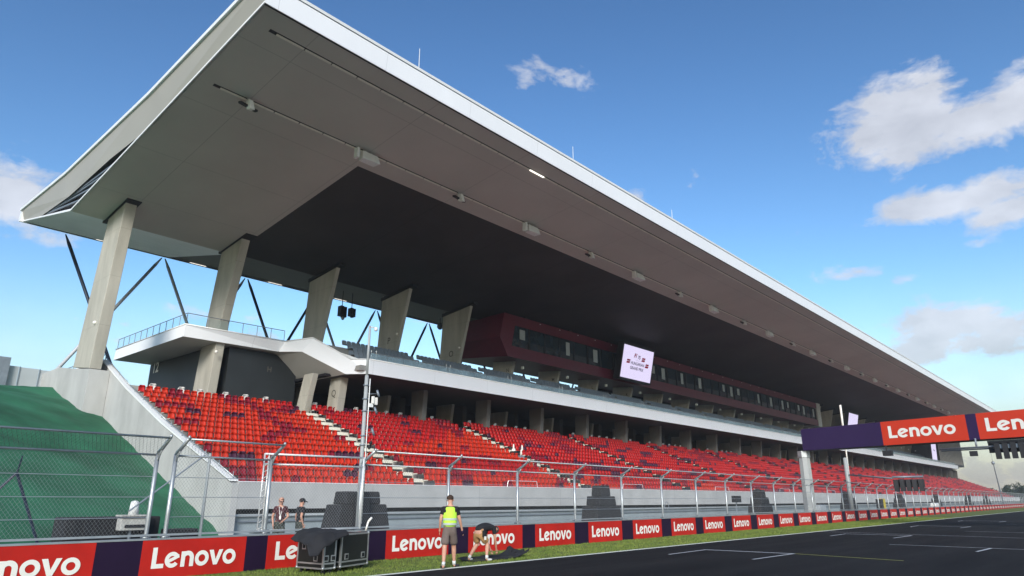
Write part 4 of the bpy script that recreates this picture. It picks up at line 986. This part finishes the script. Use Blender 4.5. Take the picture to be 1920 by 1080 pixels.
# second start light bar on its own mast
SL = root('start_lights', (68.8,20,0)); tag(SL, 'row of black start lights on an arm beyond the gantry column', 'start lights')
def sl(g, n, mk, sm=False): return part_local(g.build(n, mk, None, sm), SL)
sl(MB().tube((69.3,20.2,0),(69.3,20.2,5.45),.21,.17,10), 'mast', 'mast_paint', True)
P0 = Vector((69.2,20.0,3.9)); a = unY(1733,894,18.0); 
E1 = Vector((72.6,14.6,3.95)); E0 = Vector((70.7,17.0,3.9))
def atx(px, py, y): P = unY(px, py, y); return P
q0 = atx(1673,897,15.6); q1 = atx(1731,896,13.6)
sl(MB().tube(P0, q0, .07,n=6).tube(q0+Vector((0,0,.1)), q1+Vector((0,0,.1)), .09,n=6), 'arm', 'grey_steel', True)
dd = (q1-q0); 
for k in range(5):
    c = q0+dd*((k+.5)/5); u = dd.normalized(); w = dd.length*.072
    for z0, z1, s in ((-1.05,-.1,1.0),):
        sl(MB().hexa([c-u*w+Vector((-.1,0,z0)),c+u*w+Vector((-.1,0,z0)),c+u*w+Vector((.2,0,z0)),c-u*w+Vector((.2,0,z0))],[c-u*w+Vector((-.1,0,z1)),c+u*w+Vector((-.1,0,z1)),c+u*w+Vector((.2,0,z1)),c-u*w+Vector((.2,0,z1))]), 'signal_column', 'black')
sl(MB().hexa([q0+Vector((.1,0,-.72)),q1+Vector((.1,0,-.72)),q1+Vector((.25,0,-.72)),q0+Vector((.25,0,-.72))],[q0+Vector((.1,0,-.12)),q1+Vector((.1,0,-.12)),q1+Vector((.25,0,-.12)),q0+Vector((.25,0,-.12))]), 'back_board', 'black')
tag(MB().tube((103.7,30,3.5),(104.2,30,14.6),.08,.12,8).tube((104.05,30,10.8),(104.2,30,14.6),.15,.15,8).build('white_mast','letter',None,True), 'slim white banded mast rising above the purple gantry banner', 'mast')
e = root('radio_mast',(238,34,0)); tag(e, 'thin distant radio mast at the far right beyond the stand', 'mast')
P = unY(1862,868,30); part_local(MB().tube((P.x+8,30.5,0),(P.x,30,P.z),.22,.10,6).build('pole','grey_steel'), e); part_local(MB().tube((P.x,30,P.z),(P.x-.5,30,P.z+2.6),.05,.03,5).sph((P.x,30,P.z),.45,.45,.5).build('antenna','grey_steel'), e)
# yellow marshal post, bins
P = unY(1655,950,24); e = root('marshal_post',(P.x,24,0)); tag(e, 'yellow and black cabinet behind the far fence', 'cabinet')
part_local(MB().box(P.x-.2,P.x+.75,23.8,24.4,0,1.85).build('yellow_panel','yellow'), e); part_local(MB().box(P.x-1.1,P.x-.22,23.8,24.4,0,1.8).build('black_panel','black'), e)
P = unY(1540,955,24); tag(MB().box(P.x-.9,P.x+.9,23.8,24.6,.0,1.25).build('equipment_box','privacy',None,False,.05), 'pale grey box beside the gantry column foot', 'box')
P = unY(1752,944,25); tag(MB().box(P.x-1.3,P.x+1.3,24.6,25.4,0,1.25).build('van_box','light_grey',None,False,.15), 'white equipment trunk far behind the fence', 'trunk')
P = unY(1254,948,30); g = MB(); 
for k in range(12):
    a0 = pi*k/12; a1 = pi*(k+1)/12; g.tube((P.x-.35+.0-.35*cos(a0),30,1.0+.55*sin(a0)),(P.x-.35-.35*cos(a1),30,1.0+.55*sin(a1)),.03,n=5)
tag(g.build('pipe_hoop','grey_steel'), 'thin bent pipe hoop against the lower wall of the stand', 'pipe')

# ------------------------------------------------------------------ flight cases
def case(C1, rz, w, d, h, lab, cloth=False):
    e = root('flight_case', C1); e.rotation_euler.z = rz; tag(e, lab, 'flight case', 'flight cases on the grass')
    def p(g, n, mk, bv=0, sm=False): o = g.build(n, mk, e, sm, bv); return o
    z0 = .115; t = .022
    p(MB().box(-w/2,w/2,-d/2,d/2,z0,h), 'body', 'case')
    g = MB()
    for sx in (-1,1):
        for sy in (-1,1):
            x = sx*w/2; y = sy*d/2; g.box(min(x,x-sx*.045),max(x+sx*.008,x),min(y,y-sy*.008)-.0,max(y+sy*.008,y),z0,h) if 0 else g.box(min(x-sx*.04,x+sx*.007),max(x-sx*.04,x+sx*.007),min(y-sy*.04,y+sy*.007),max(y-sy*.04,y+sy*.007),z0,h+.003)
    for sy in (-1,1):
        y = sy*d/2
        for z in (z0+.0, h-.035, z0+.11): g.box(-w/2+.041,w/2-.041,min(y-sy*.03,y+sy*.007),max(y-sy*.03,y+sy*.007),z,z+.036)
    for sx in (-1,1):
        x = sx*w/2
        for z in (z0+.0, h-.035, z0+.11): g.box(min(x-sx*.03,x+sx*.007),max(x-sx*.03,x+sx*.007),-d/2+.041,d/2-.041,z,z+.036)
    p(g, 'edge_extrusion', 'alu')
    for sx in (-1,1):
        for sy in (-1,1):
            for z in (z0,h-.03): p(MB().sph((sx*(w/2-.01),sy*(d/2-.01),z+.02),.04,.04,.04,8,6), 'corner_ball', 'alu', 0, True)
            p(MB().tube((sx*(w/2-.1),sy*(d/2-.1)-.02,.055),(sx*(w/2-.1),sy*(d/2-.1)+.02,.055),.055,.055,12).box(sx*(w/2-.1)-.04,sx*(w/2-.1)+.04,sy*(d/2-.1)-.04,sy*(d/2-.1)+.04,.10,z0+.001), 'castor', 'rubber')
    for (fx, fz) in ((-w*.30,.36),(w*.30,.36)):
        p(MB().box(fx-.075,fx+.075,-d/2-.012,-d/2-.0005,fz-.07,fz+.07), 'handle_dish', 'alu'); p(MB().box(fx-.05,fx+.05,-d/2-.018,-d/2-.0125,fz-.045,fz+.045), 'handle', 'rubber')
    for (fy, fz) in ((-d*.22,.36),(-d*.22,.62),(d*.25,.62)):
        p(MB().box(-w/2-.012,-w/2-.0005,fy-.07,fy+.07,fz-.07,fz+.07), 'latch_dish', 'alu'); p(MB().box(-w/2-.018,-w/2-.0125,fy-.045,fy+.045,fz-.045,fz+.045), 'latch', 'rubber')
    return e
case((11.153,15.871,0), radians(19), 1.18, .95, .90, 'right hand black flight case with silver edges on the grass')
case((10.30,15.61,0), radians(7), .38, .97, .87, 'left hand black flight case partly covered by a black cloth')
# cloth over the left case
vs = []; fs = []; nn = 26
for j in range(nn+1):
    for i in range(nn+1):
        u = i/nn; v = j/nn; x = 9.66+u*1.12+.16*v; y = 15.02+v*1.22-.22*(1-u); 
        z = .915
        if x < 10.02: z -= (10.02-x)*.75
        if y < 15.12: z -= (15.12-y)*1.2*(1.2-.6*u)
        z += .05*v*u
        z += .05*noise.noise(Vector((x*3.1,y*3.3,1.)))+.028*abs(noise.noise(Vector((x*7,y*6,2.))))+.045*max(0,1-abs(x-10.4)*1.3)*(.4+v)
        vs.append((x+.05*noise.noise(Vector((y*4,x,8.))), y+.05*noise.noise(Vector((x*3,y,3.))), max(z, .45)))
for j in range(nn):
    for i in range(nn): a = j*(nn+1)+i; fs.append((a,a+1,a+nn+2,a+nn+1))
o = MB().add(vs, fs).build('dust_cover', 'cloth_black', None, True, fix=False); md = o.modifiers.new('thick','SOLIDIFY'); md.thickness = .02; md.offset = 1
tag(o, 'crumpled black cloth thrown over the left flight case', 'cloth')
g = MB(); g.tube((12.95,17.2,.86),(12.98,17.15,1.1),.03,n=6).tube((12.98,17.15,1.1),(13.08,17.12,1.22),.035,n=6)
tag(g.build('white_hose','letter',None,True), 'short bent white hose end on the barrier top beside the mast', 'hose')
# black mat on the grass
vs = []; fs = []; nn = 30
for j in range(13):
    for i in range(nn+1):
        u = i/nn; v = j/12; x = 15.0+u*2.55; y = 14.72+v*.75+.18*u-.1*sin(u*3); z = .02+.05*max(0,noise.noise(Vector((x*2.2,y*2.6,0))))+(.14*max(0,u-.72)/.28*(1+.5*sin(v*22)))+.05*(v>.8)
        vs.append((x+(.12*sin(v*26) if u>.93 else 0),y,z))
for j in range(12):
    for i in range(nn): a = j*(nn+1)+i; fs.append((a,a+1,a+nn+2,a+nn+1))
o = MB().add(vs, fs).build('rubber_mat', 'cloth_black', None, True, fix=False); md = o.modifiers.new('thick','SOLIDIFY'); md.thickness = .015; md.offset = 1
tag(o, 'black sheet lying crumpled on the grass under the bending man', 'sheet')

# ------------------------------------------------------------------ people
def skin_obj(name, J, E_, mk, parent, sub=2, rootj=None):
    me = bpy.data.meshes.new(name); ids = {k: i for i, k in enumerate(J)}
    me.from_pydata([J[k][0] for k in J], [(ids[a], ids[b]) for a, b in E_], [])
    o = bpy.data.objects.new(name, me); COL.objects.link(o); o.modifiers.new('skin', 'SKIN')
    sv_ = me.skin_vertices[0].data
    for k, i in ids.items():
        r_ = J[k][1]; sv_[i].radius = r_ if isinstance(r_, tuple) else (r_, r_); sv_[i].use_root = (k == (rootj or list(J)[0]))
    m2 = o.modifiers.new('sub', 'SUBSURF'); m2.levels = sub; m2.render_levels = sub
    dg = bpy.context.evaluated_depsgraph_get(); nm_ = bpy.data.meshes.new_from_object(o.evaluated_get(dg)); bpy.data.objects.remove(o)
    nm_.name = name; nm_.materials.clear(); nm_.materials.append(M[mk])
    for p in nm_.polygons: p.use_smooth = True
    q = bpy.data.objects.new(name, nm_); COL.objects.link(q); q.parent = parent; return q
def person(loc, rz, J, lab, shirt, shorts, hair, vest=None, short_leg=True, glasses=False, cap=False, lanyard=False, gloves=False, white_shoe=False):
    e = root('person', loc); e.rotation_euler.z = rz; tag(e, lab, 'person')
    V = {k: Vector(v) for k, v in J.items()}
    r = dict(pel=(.135,.11), waist=(.13,.105), chest=(.15,.115), nb=(.10,.075), neck=.052, head=(.078,.092), crown=(.062,.072),
             shL=.062, shR=.062, elL=.043, elR=.043, wrL=.027, wrR=.027, paL=.034, paR=.034, hiL=.09, hiR=.09, knL=.064, knR=.064, caL=.064, caR=.064, anL=.036, anR=.036, heL=.036, heR=.036, toL=.034, toR=.034)
    for s in 'LR':
        V['ca'+s] = V['kn'+s].lerp(V['an'+s], .33)+Vector((0,-.01,0)); V['pa'+s] = V['wr'+s]+(V['wr'+s]-V['el'+s]).normalized()*.07
        V['he'+s] = V['an'+s]+Vector((0,0,-.05)); V['to'+s] = V['he'+s]+V.get('ft'+s, Vector((0,1,0)))*.17
    V['crown'] = V['head']+(V['head']-V['neck']).normalized()*.085
    ed = [('pel','waist'),('waist','chest'),('chest','nb'),('nb','neck'),('neck','head'),('head','crown')]
    for s in 'LR': ed += [('nb','sh'+s),('sh'+s,'el'+s),('el'+s,'wr'+s),('wr'+s,'pa'+s),('pel','hi'+s),('hi'+s,'kn'+s),('kn'+s,'ca'+s),('ca'+s,'an'+s),('an'+s,'he'+s),('he'+s,'to'+s)]
    body = skin_obj('body', {k: (V[k], r[k]) for k in r}, ed, 'skin', e, 2, 'pel')
    # hands and face joined into the body mesh
    g = MB(); 
    for s, sg in (('L',-1),('R',1)):
        P = V['pa'+s]; d = (V['wr'+s]-V['el'+s]).normalized(); side = Vector((0,1,0)) - d*d.y; side = side.normalized() if side.length > .2 else Vector((1,0,0)); nrm = d.cross(side)
        for f, ln in enumerate((.062,.075,.080,.072)):
            q = P+side*(-.030+.02*f)+d*.02; m1 = q+d*ln*.55+nrm*.004*sg; m2 = m1+(d*.8-nrm*.5*sg).normalized()*ln*.5
            g.tube(q, m1, .0105, .0095, 6); g.tube(m1, m2, .0095, .0075, 6)
        q = P+side*.03-d*.03; m1 = q+(side+d*.8).normalized()*.04; g.tube(q, m1, .013, .011, 6); g.tube(m1, m1+(d+side*.2).normalized()*.032, .011, .009, 6)
    H = V['head']; ax = (V['crown']-V['neck']).normalized(); fw = Vector(J.get('face', (0,1,0))).normalized(); fw = (fw-ax*fw.dot(ax)).normalized(); sd_ = fw.cross(ax)
    def hp(a, b, c): return H+sd_*a+fw*b+ax*c
    g.tube(hp(0,.085,.03), hp(0,.112,-.012), .012, .017, 6); g.sph(hp(.082,-.005,.0), .012,.02,.03, 6, 5); g.sph(hp(-.082,-.005,.0), .012,.02,.03, 6, 5); g.tube(hp(0,.06,-.05), hp(0,.088,-.07), .03, .022, 7)
    hb = g.build('tmp', 'skin', None, True)
    bm = bmesh.new(); bm.from_mesh(body.data); bm.from_mesh(hb.data); bm.to_mesh(body.data); bm.free(); bpy.data.objects.remove(hb)
    for p in body.data.polygons: p.use_smooth = True
    if not glasses:
        g = MB(); g.sph(hp(.03,.083,.02), .012,.012,.010, 6, 5); g.sph(hp(-.03,.083,.02), .012,.012,.010, 6, 5); g.build('eyes','ink',e,True)
    g = MB(); g.tube(hp(-.022,.093,-.045), hp(.022,.093,-.045), .005, n=5); g.build('mouth','shirt_maroon',e)
    def sub(keys, add, edges, n, mk, rootj):
        JJ = {k: (V[k], tuple(a+add for a in (r[k] if isinstance(r[k], tuple) else (r[k], r[k])))) for k in keys}; return JJ
    JJ = sub(('pel','waist','chest','nb','shL','shR'), .016, 0,0,0,0)
    for s in 'LR': JJ['sl'+s] = (V['sh'+s].lerp(V['el'+s], .62), (.064,.064))
    JJ['pel'] = (V['pel'].lerp(V['waist'], -.35), (.165,.14)); JJ['waist'] = (V['waist'], (.160,.135)); JJ['chest'] = (V['chest'], (.178,.142)); JJ['nb'] = (V['nb'], (.125,.10)); JJ['top'] = (V['nb'].lerp(V['neck'], .45), (.075,.07))
    skin_obj('shirt', JJ, [('pel','waist'),('waist','chest'),('chest','nb'),('nb','top'),('nb','shL'),('nb','shR'),('shL','slL'),('shR','slR')], shirt, e, 2, 'pel')
    if vest:
        dn = V['pel'].lerp(V['waist'], -.15)
        JJ = {'a': (dn, (.195,.165)), 'b': (V['waist'], (.192,.160)), 'c': (V['chest'], (.205,.165)), 'd': (V['nb']-(V['nb']-V['chest'])*.05, (.185,.140)), 'f': (V['nb']+(V['nb']-V['chest'])*.28, (.13,.11))}
        skin_obj('vest', JJ, [('a','b'),('b','c'),('c','d'),('d','f')], vest, e, 2, 'a')
        ax2 = (V['chest']-V['pel']).normalized()
        for t, hh in ((.30,.026),(.62,.026)):
            c = dn.lerp(V['chest'], t); rr = (.190,.158) if t < .5 else (.196,.160)
            sx = Vector((1,0,0)); sy = ax2.cross(sx).normalized(); sx = sy.cross(ax2).normalized(); vs = []
            for z in (-hh, hh):
                for k in range(24): a = 2*pi*k/24; vs.append(c+ax2*z+sx*rr[0]*1.0*cos(a)+sy*rr[1]*sin(a))
            MB().add(vs, [(k,(k+1)%24,24+(k+1)%24,24+k) for k in range(24)]).build('reflective_band','reflective',e,True)
    JJ = {'pel': (V['pel'], (.172,.142)), 'w': (V['pel'].lerp(V['waist'], .75), (.155,.130))}
    ed2 = [('pel','w')]; end = .92 if short_leg else 1.0
    for s in 'LR':
        JJ['hi'+s] = (V['hi'+s]+Vector((0,0,-.06)), (.105,.108)); JJ['k'+s] = (V['hi'+s].lerp(V['kn'+s], .6), (.115,.118)); JJ['m'+s] = (V['hi'+s].lerp(V['kn'+s], end), (.115,.118) if short_leg else (.075,.078)); ed2 += [('pel','hi'+s),('hi'+s,'k'+s),('k'+s,'m'+s)]
        if not short_leg: JJ['a'+s] = (V['an'+s]+Vector((0,0,.03)), (.06,.065)); ed2.append(('m'+s,'a'+s))
    skin_obj('shorts' if short_leg else 'trousers', JJ, ed2, shorts, e, 2, 'pel')
    for s in 'LR':
        ft = V.get('ft'+s, Vector((0,1,0)))
        a = V['he'+s]; 
        skin_obj('shoe', {'a': (a-ft*.035+Vector((0,0,.005)), (.043,.045)), 'b': (a+ft*.08, (.046,.036)), 'c': (a+ft*.185, (.038,.026)), 'd': (a+Vector((0,0,.05)), (.042,.042))}, [('a','b'),('b','c'),('a','d')], 'sock' if white_shoe else 'shoe', e, 2, 'a')
        MB().tube(V['an'+s]+Vector((0,0,-.02)), V['an'+s]+(V['kn'+s]-V['an'+s]).normalized()*.07, .046, .047, 12).build('sock','sock',e,True)
    g = MB()
    hc = hp(0,-.014,.045); vs = []
    for j in range(7):
        ph = -.35+j/6*(pi/2+.35)
        for k in range(16):
            a = 2*pi*k/16; cut = .022 if (sin(a) > .3 and j < 3) else 0
            p = hc+sd_*(.091*cos(ph)*cos(a))+fw*((.108*cos(ph))*sin(a)*(1 if sin(a) < 0 else .93)-cut*1.2)+ax*(.098*sin(ph)+(.05 if (sin(a) > .3 and j < 2) else 0)); vs.append(p+Vector((noise.noise(p*40),noise.noise(p*40+Vector((5,5,5))),0))*.004)
    MB().add(vs, [(j*16+k,j*16+(k+1)%16,(j+1)*16+(k+1)%16,(j+1)*16+k) for j in range(6) for k in range(16)]).build('hair', hair, e, True)
    if cap:
        g = MB(); g.sph(hp(0,-.01,.06), .098,.112,.085, 14, 8); g.add([hp(-.07,.08,.055),hp(.07,.08,.055),hp(.05,.19,.035),hp(-.05,.19,.035),hp(-.07,.08,.07),hp(.07,.08,.07),hp(.05,.19,.045),hp(-.05,.19,.045)],[(0,1,2,3),(4,5,6,7),(2,3,7,6)]); g.build('cap','shirt_black',e,True)
    if glasses:
        g = MB(); 
        for s in (-1,1): g.sph(hp(.034*s,.092,.022), .028,.028,.018, 8, 5)
        g.tube(hp(-.08,.02,.025),hp(-.04,.09,.025),.005,n=5).tube(hp(.08,.02,.025),hp(.04,.09,.025),.005,n=5); g.build('sunglasses','black',e,True)
    if lanyard:
        g = MB(); c = V['chest']; n0 = V['nb']; g.tube(n0+Vector((-.06,.08,.02)), c+Vector((-.01,.155,-.12)), .010,n=5).tube(n0+Vector((.06,.08,.02)), c+Vector((.01,.155,-.12)), .010,n=5).box(c.x-.03,c.x+.03,c.y+.15,c.y+.16,c.z-.24,c.z-.12); g.build('lanyard','letter',e)
    if gloves:
        P = V['paR']; g = MB(); g.sph(P, .05,.05,.07, 10, 6); g.build('glove','purple_board',e,True)
    return e
stand = dict(pel=(0,0,.97), waist=(0,0,1.12), chest=(0,.01,1.31), nb=(0,0,1.455), neck=(0,.01,1.53), head=(0,.03,1.635), shL=(-.165,0,1.43), shR=(.165,0,1.43),
             elL=(-.235,-.04,1.15), elR=(.24,-.05,1.15), wrL=(-.235,.03,.90), wrR=(.275,.05,.91), hiL=(-.085,0,.92), hiR=(.085,0,.92), knL=(-.13,.04,.50), knR=(.12,.02,.50), anL=(-.17,-.02,.10), anR=(.16,.0,.10))
J1 = dict(stand); J1.update(anL=(-.14,-.24,.10), knL=(-.12,-.01,.50), anR=(.14,.26,.09), knR=(.12,.19,.51), ftL=Vector((-.3,.95,0)), ftR=Vector((.75,.66,0)), face=(.35,1,0), elR=(.26,.02,1.14), wrR=(.32,.10,.92), elL=(-.24,-.03,1.16), wrL=(-.25,.06,.93))
mp1 = person((13.34,14.07,0), radians(-42), J1, 'man seen from behind in a yellow green vest and brown shorts on the white line', 'shirt_black', 'shorts_brown', 'hair', vest='hivis', gloves=True); mp1.scale = (1.04,1.04,1.04)
J2 = dict(pel=(0,-.02,.86), waist=(0,.13,.92), chest=(0,.34,.95), nb=(0,.52,.93), neck=(0,.62,.90), head=(0,.74,.85), shL=(-.17,.50,.90), shR=(.17,.50,.90), elL=(-.17,.52,.60), elR=(.18,.54,.60), wrL=(-.10,.64,.30), wrR=(.11,.68,.30),
          hiL=(-.09,-.01,.80), hiR=(.09,-.01,.80), knL=(-.15,.12,.47), knR=(.20,.18,.47), anL=(-.22,-.16,.10), anR=(.26,.08,.10), ftL=Vector((-.2,.98,0)), ftR=Vector((.3,.95,0)), face=(0,.3,-1))
person((15.38,14.98,0), radians(-88), J2, 'man in a black shirt and tan shorts bending over a black sheet on the grass', 'shirt_black', 'shorts_tan', 'hair_grey', white_shoe=True)
ee = root('tool_belt', (15.3,14.85,.9)); tag(ee, 'dark tool belt around the waist of the bending man', 'belt')
part_local(MB().box(15.28,15.40,14.66,14.74,.68,.86).build('pouch','black',None,False,.02), ee); part_local(MB().box(15.30,15.36,14.64,14.67,.60,.70).build('tag','letter'), ee)
sb = root('vest_band', (15.6,14.98,1.0))
bpy.data.objects.remove(sb)
J3 = dict(stand); J3.update(wrL=(-.10,.20,1.02), elL=(-.26,.02,1.16), wrR=(.20,.10,.90), face=(-.2,1,0), anL=(-.1,.25,.09), knL=(-.09,.2,.5), anR=(.1,-.2,.1))
person((12.92,21.9,.02), radians(150), J3, 'bald man in sunglasses and dark red shirt with a lanyard behind the fence', 'shirt_maroon', 'trousers', 'skin', short_leg=False, glasses=True, lanyard=True)
J4 = dict(stand); J4.update(face=(0,1,0), elR=(.22,-.08,1.16), wrR=(.2,.02,.93))
person((13.75,22.0,.0), radians(-95), J4, 'person in black shirt and dark cap walking right behind the fence', 'shirt_black', 'trousers', 'hair', short_leg=False, cap=True)
# workers' things on the second stair
P = unY(965,850,41.5)
for k, (px, py) in enumerate(((963,841),(979,843))):
    P = unY(px, py+8, 40.9); i = 8; z = rowZ(8)+.02
    g = MB(); g.tube((P.x,40.9,P.z-.2),(P.x,40.9,P.z+.35),.22,.16,10); g.tube((P.x,40.9,P.z+.35),(P.x,40.9,P.z+.75),.10,.05,8); g.tube((P.x,40.9,P.z-.9),(P.x,40.9,P.z-.2),.16,.2,8)
    tag(g.build('white_canister','letter',None,True), ['white canister with a nozzle on the stair, left of the pair','white canister with a nozzle on the stair, right of the pair'][k], 'canister', 'white canisters on the stair')
P = unY(966,856,40.2); tag(MB().box(P.x-.4,P.x+.35,39.9,40.5,P.z-.5,P.z+.45).build('tool_bag','black',None,False,.08), 'black bag resting on the stair below the white canisters', 'bag')
P = unY(975,861,39.6); tag(MB().box(P.x-.3,P.x+.3,39.3,39.8,P.z-.35,P.z+.3).build('tool_box','grey_steel',None,False,.06), 'small grey box beside the black bag on the stair', 'box')

# ------------------------------------------------------------------ haze
hz = MB().box(-60, 1000, -80, 200, -1.2, 30.5).build('haze', 'black')
hm = bpy.data.materials.new('haze'); hm.use_nodes = True; t = hm.node_tree; t.nodes.clear()
pv = t.nodes.new('ShaderNodeVolumePrincipled'); pv.inputs['Density'].default_value = .00042; pv.inputs['Color'].default_value = (.86,.88,.92,1); pv.inputs['Anisotropy'].default_value = .2
ou = t.nodes.new('ShaderNodeOutputMaterial'); t.links.new(pv.outputs[0], ou.inputs['Volume'])
hz.data.materials.clear(); hz.data.materials.append(hm)
tag(hz, 'thin pale summer haze filling the air along the track', 'haze', kind='stuff')

# ------------------------------------------------------------------ distant trees
def tree(px, py, y, h, w, lab, seed):
    rnd = random.Random(seed); P = unY(px, py, y); e = root('tree', (P.x, y, 0)); tag(e, lab, 'tree', 'trees on the horizon')
    zt = P.z
    g = MB().tube((P.x,y,0),(P.x,y,zt-h*.5),h*.05,h*.03,7)
    for k in range(5): a = rnd.uniform(0,6.28); g.tube((P.x,y,zt-h*.6),(P.x+cos(a)*w*.4,y+sin(a)*w*.4,zt-h*.25),h*.02,h*.008,5)
    part_local(g.build('trunk','bark'), e)
    g = MB()
    cl = [(P.x+rnd.uniform(-.5,.5)*w, y+rnd.uniform(-.5,.5)*w, zt-h*rnd.uniform(.12,.62), rnd.uniform(.16,.32)*w) for _ in range(12)]
    for k in range(2600):
        cx, cy, cz, rr = rnd.choice(cl); d = Vector((rnd.gauss(0,1),rnd.gauss(0,1),rnd.gauss(0,1))).normalized()*rr*rnd.uniform(.5,1.05)
        p = Vector((cx,cy,cz))+d; s = w*.035; u = Vector((rnd.uniform(-1,1),rnd.uniform(-1,1),rnd.uniform(-1,1)))*s; v = Vector((rnd.uniform(-1,1),rnd.uniform(-1,1),rnd.uniform(-1,1)))*s
        g.add([p-u,p+v,p+u,p-v],[(0,1,2,3)])
    part_local(g.build('crown','leaf',fix=False), e)
tree(1900,909,45,9,8,'round dark tree on the horizon at the far right',1); tree(1893,917,60,6,6,'low dark tree left of the round tree on the horizon',2); tree(1921,917,60,9,12,'low spreading tree right of the round tree on the horizon',3)
rnd = random.Random(5); g = MB()
for k in range(9000):
    x = rnd.uniform(420,900); y = rnd.uniform(60,140); z = rnd.uniform(0,7+2*noise.noise(Vector((x*.05,y*.05,0)))); s = .8; p = Vector((x,y,z)); u = Vector((rnd.uniform(-1,1),rnd.uniform(-1,1),rnd.uniform(-1,1)))*s; v = Vector((rnd.uniform(-1,1),rnd.uniform(-1,1),rnd.uniform(-1,1)))*s
    g.add([p-u,p+v,p+u,p-v],[(0,1,2,3)])
tag(g.build('far_wood','leaf',fix=False), 'dark line of far trees on the horizon at the right end of the track', 'trees', kind='stuff')
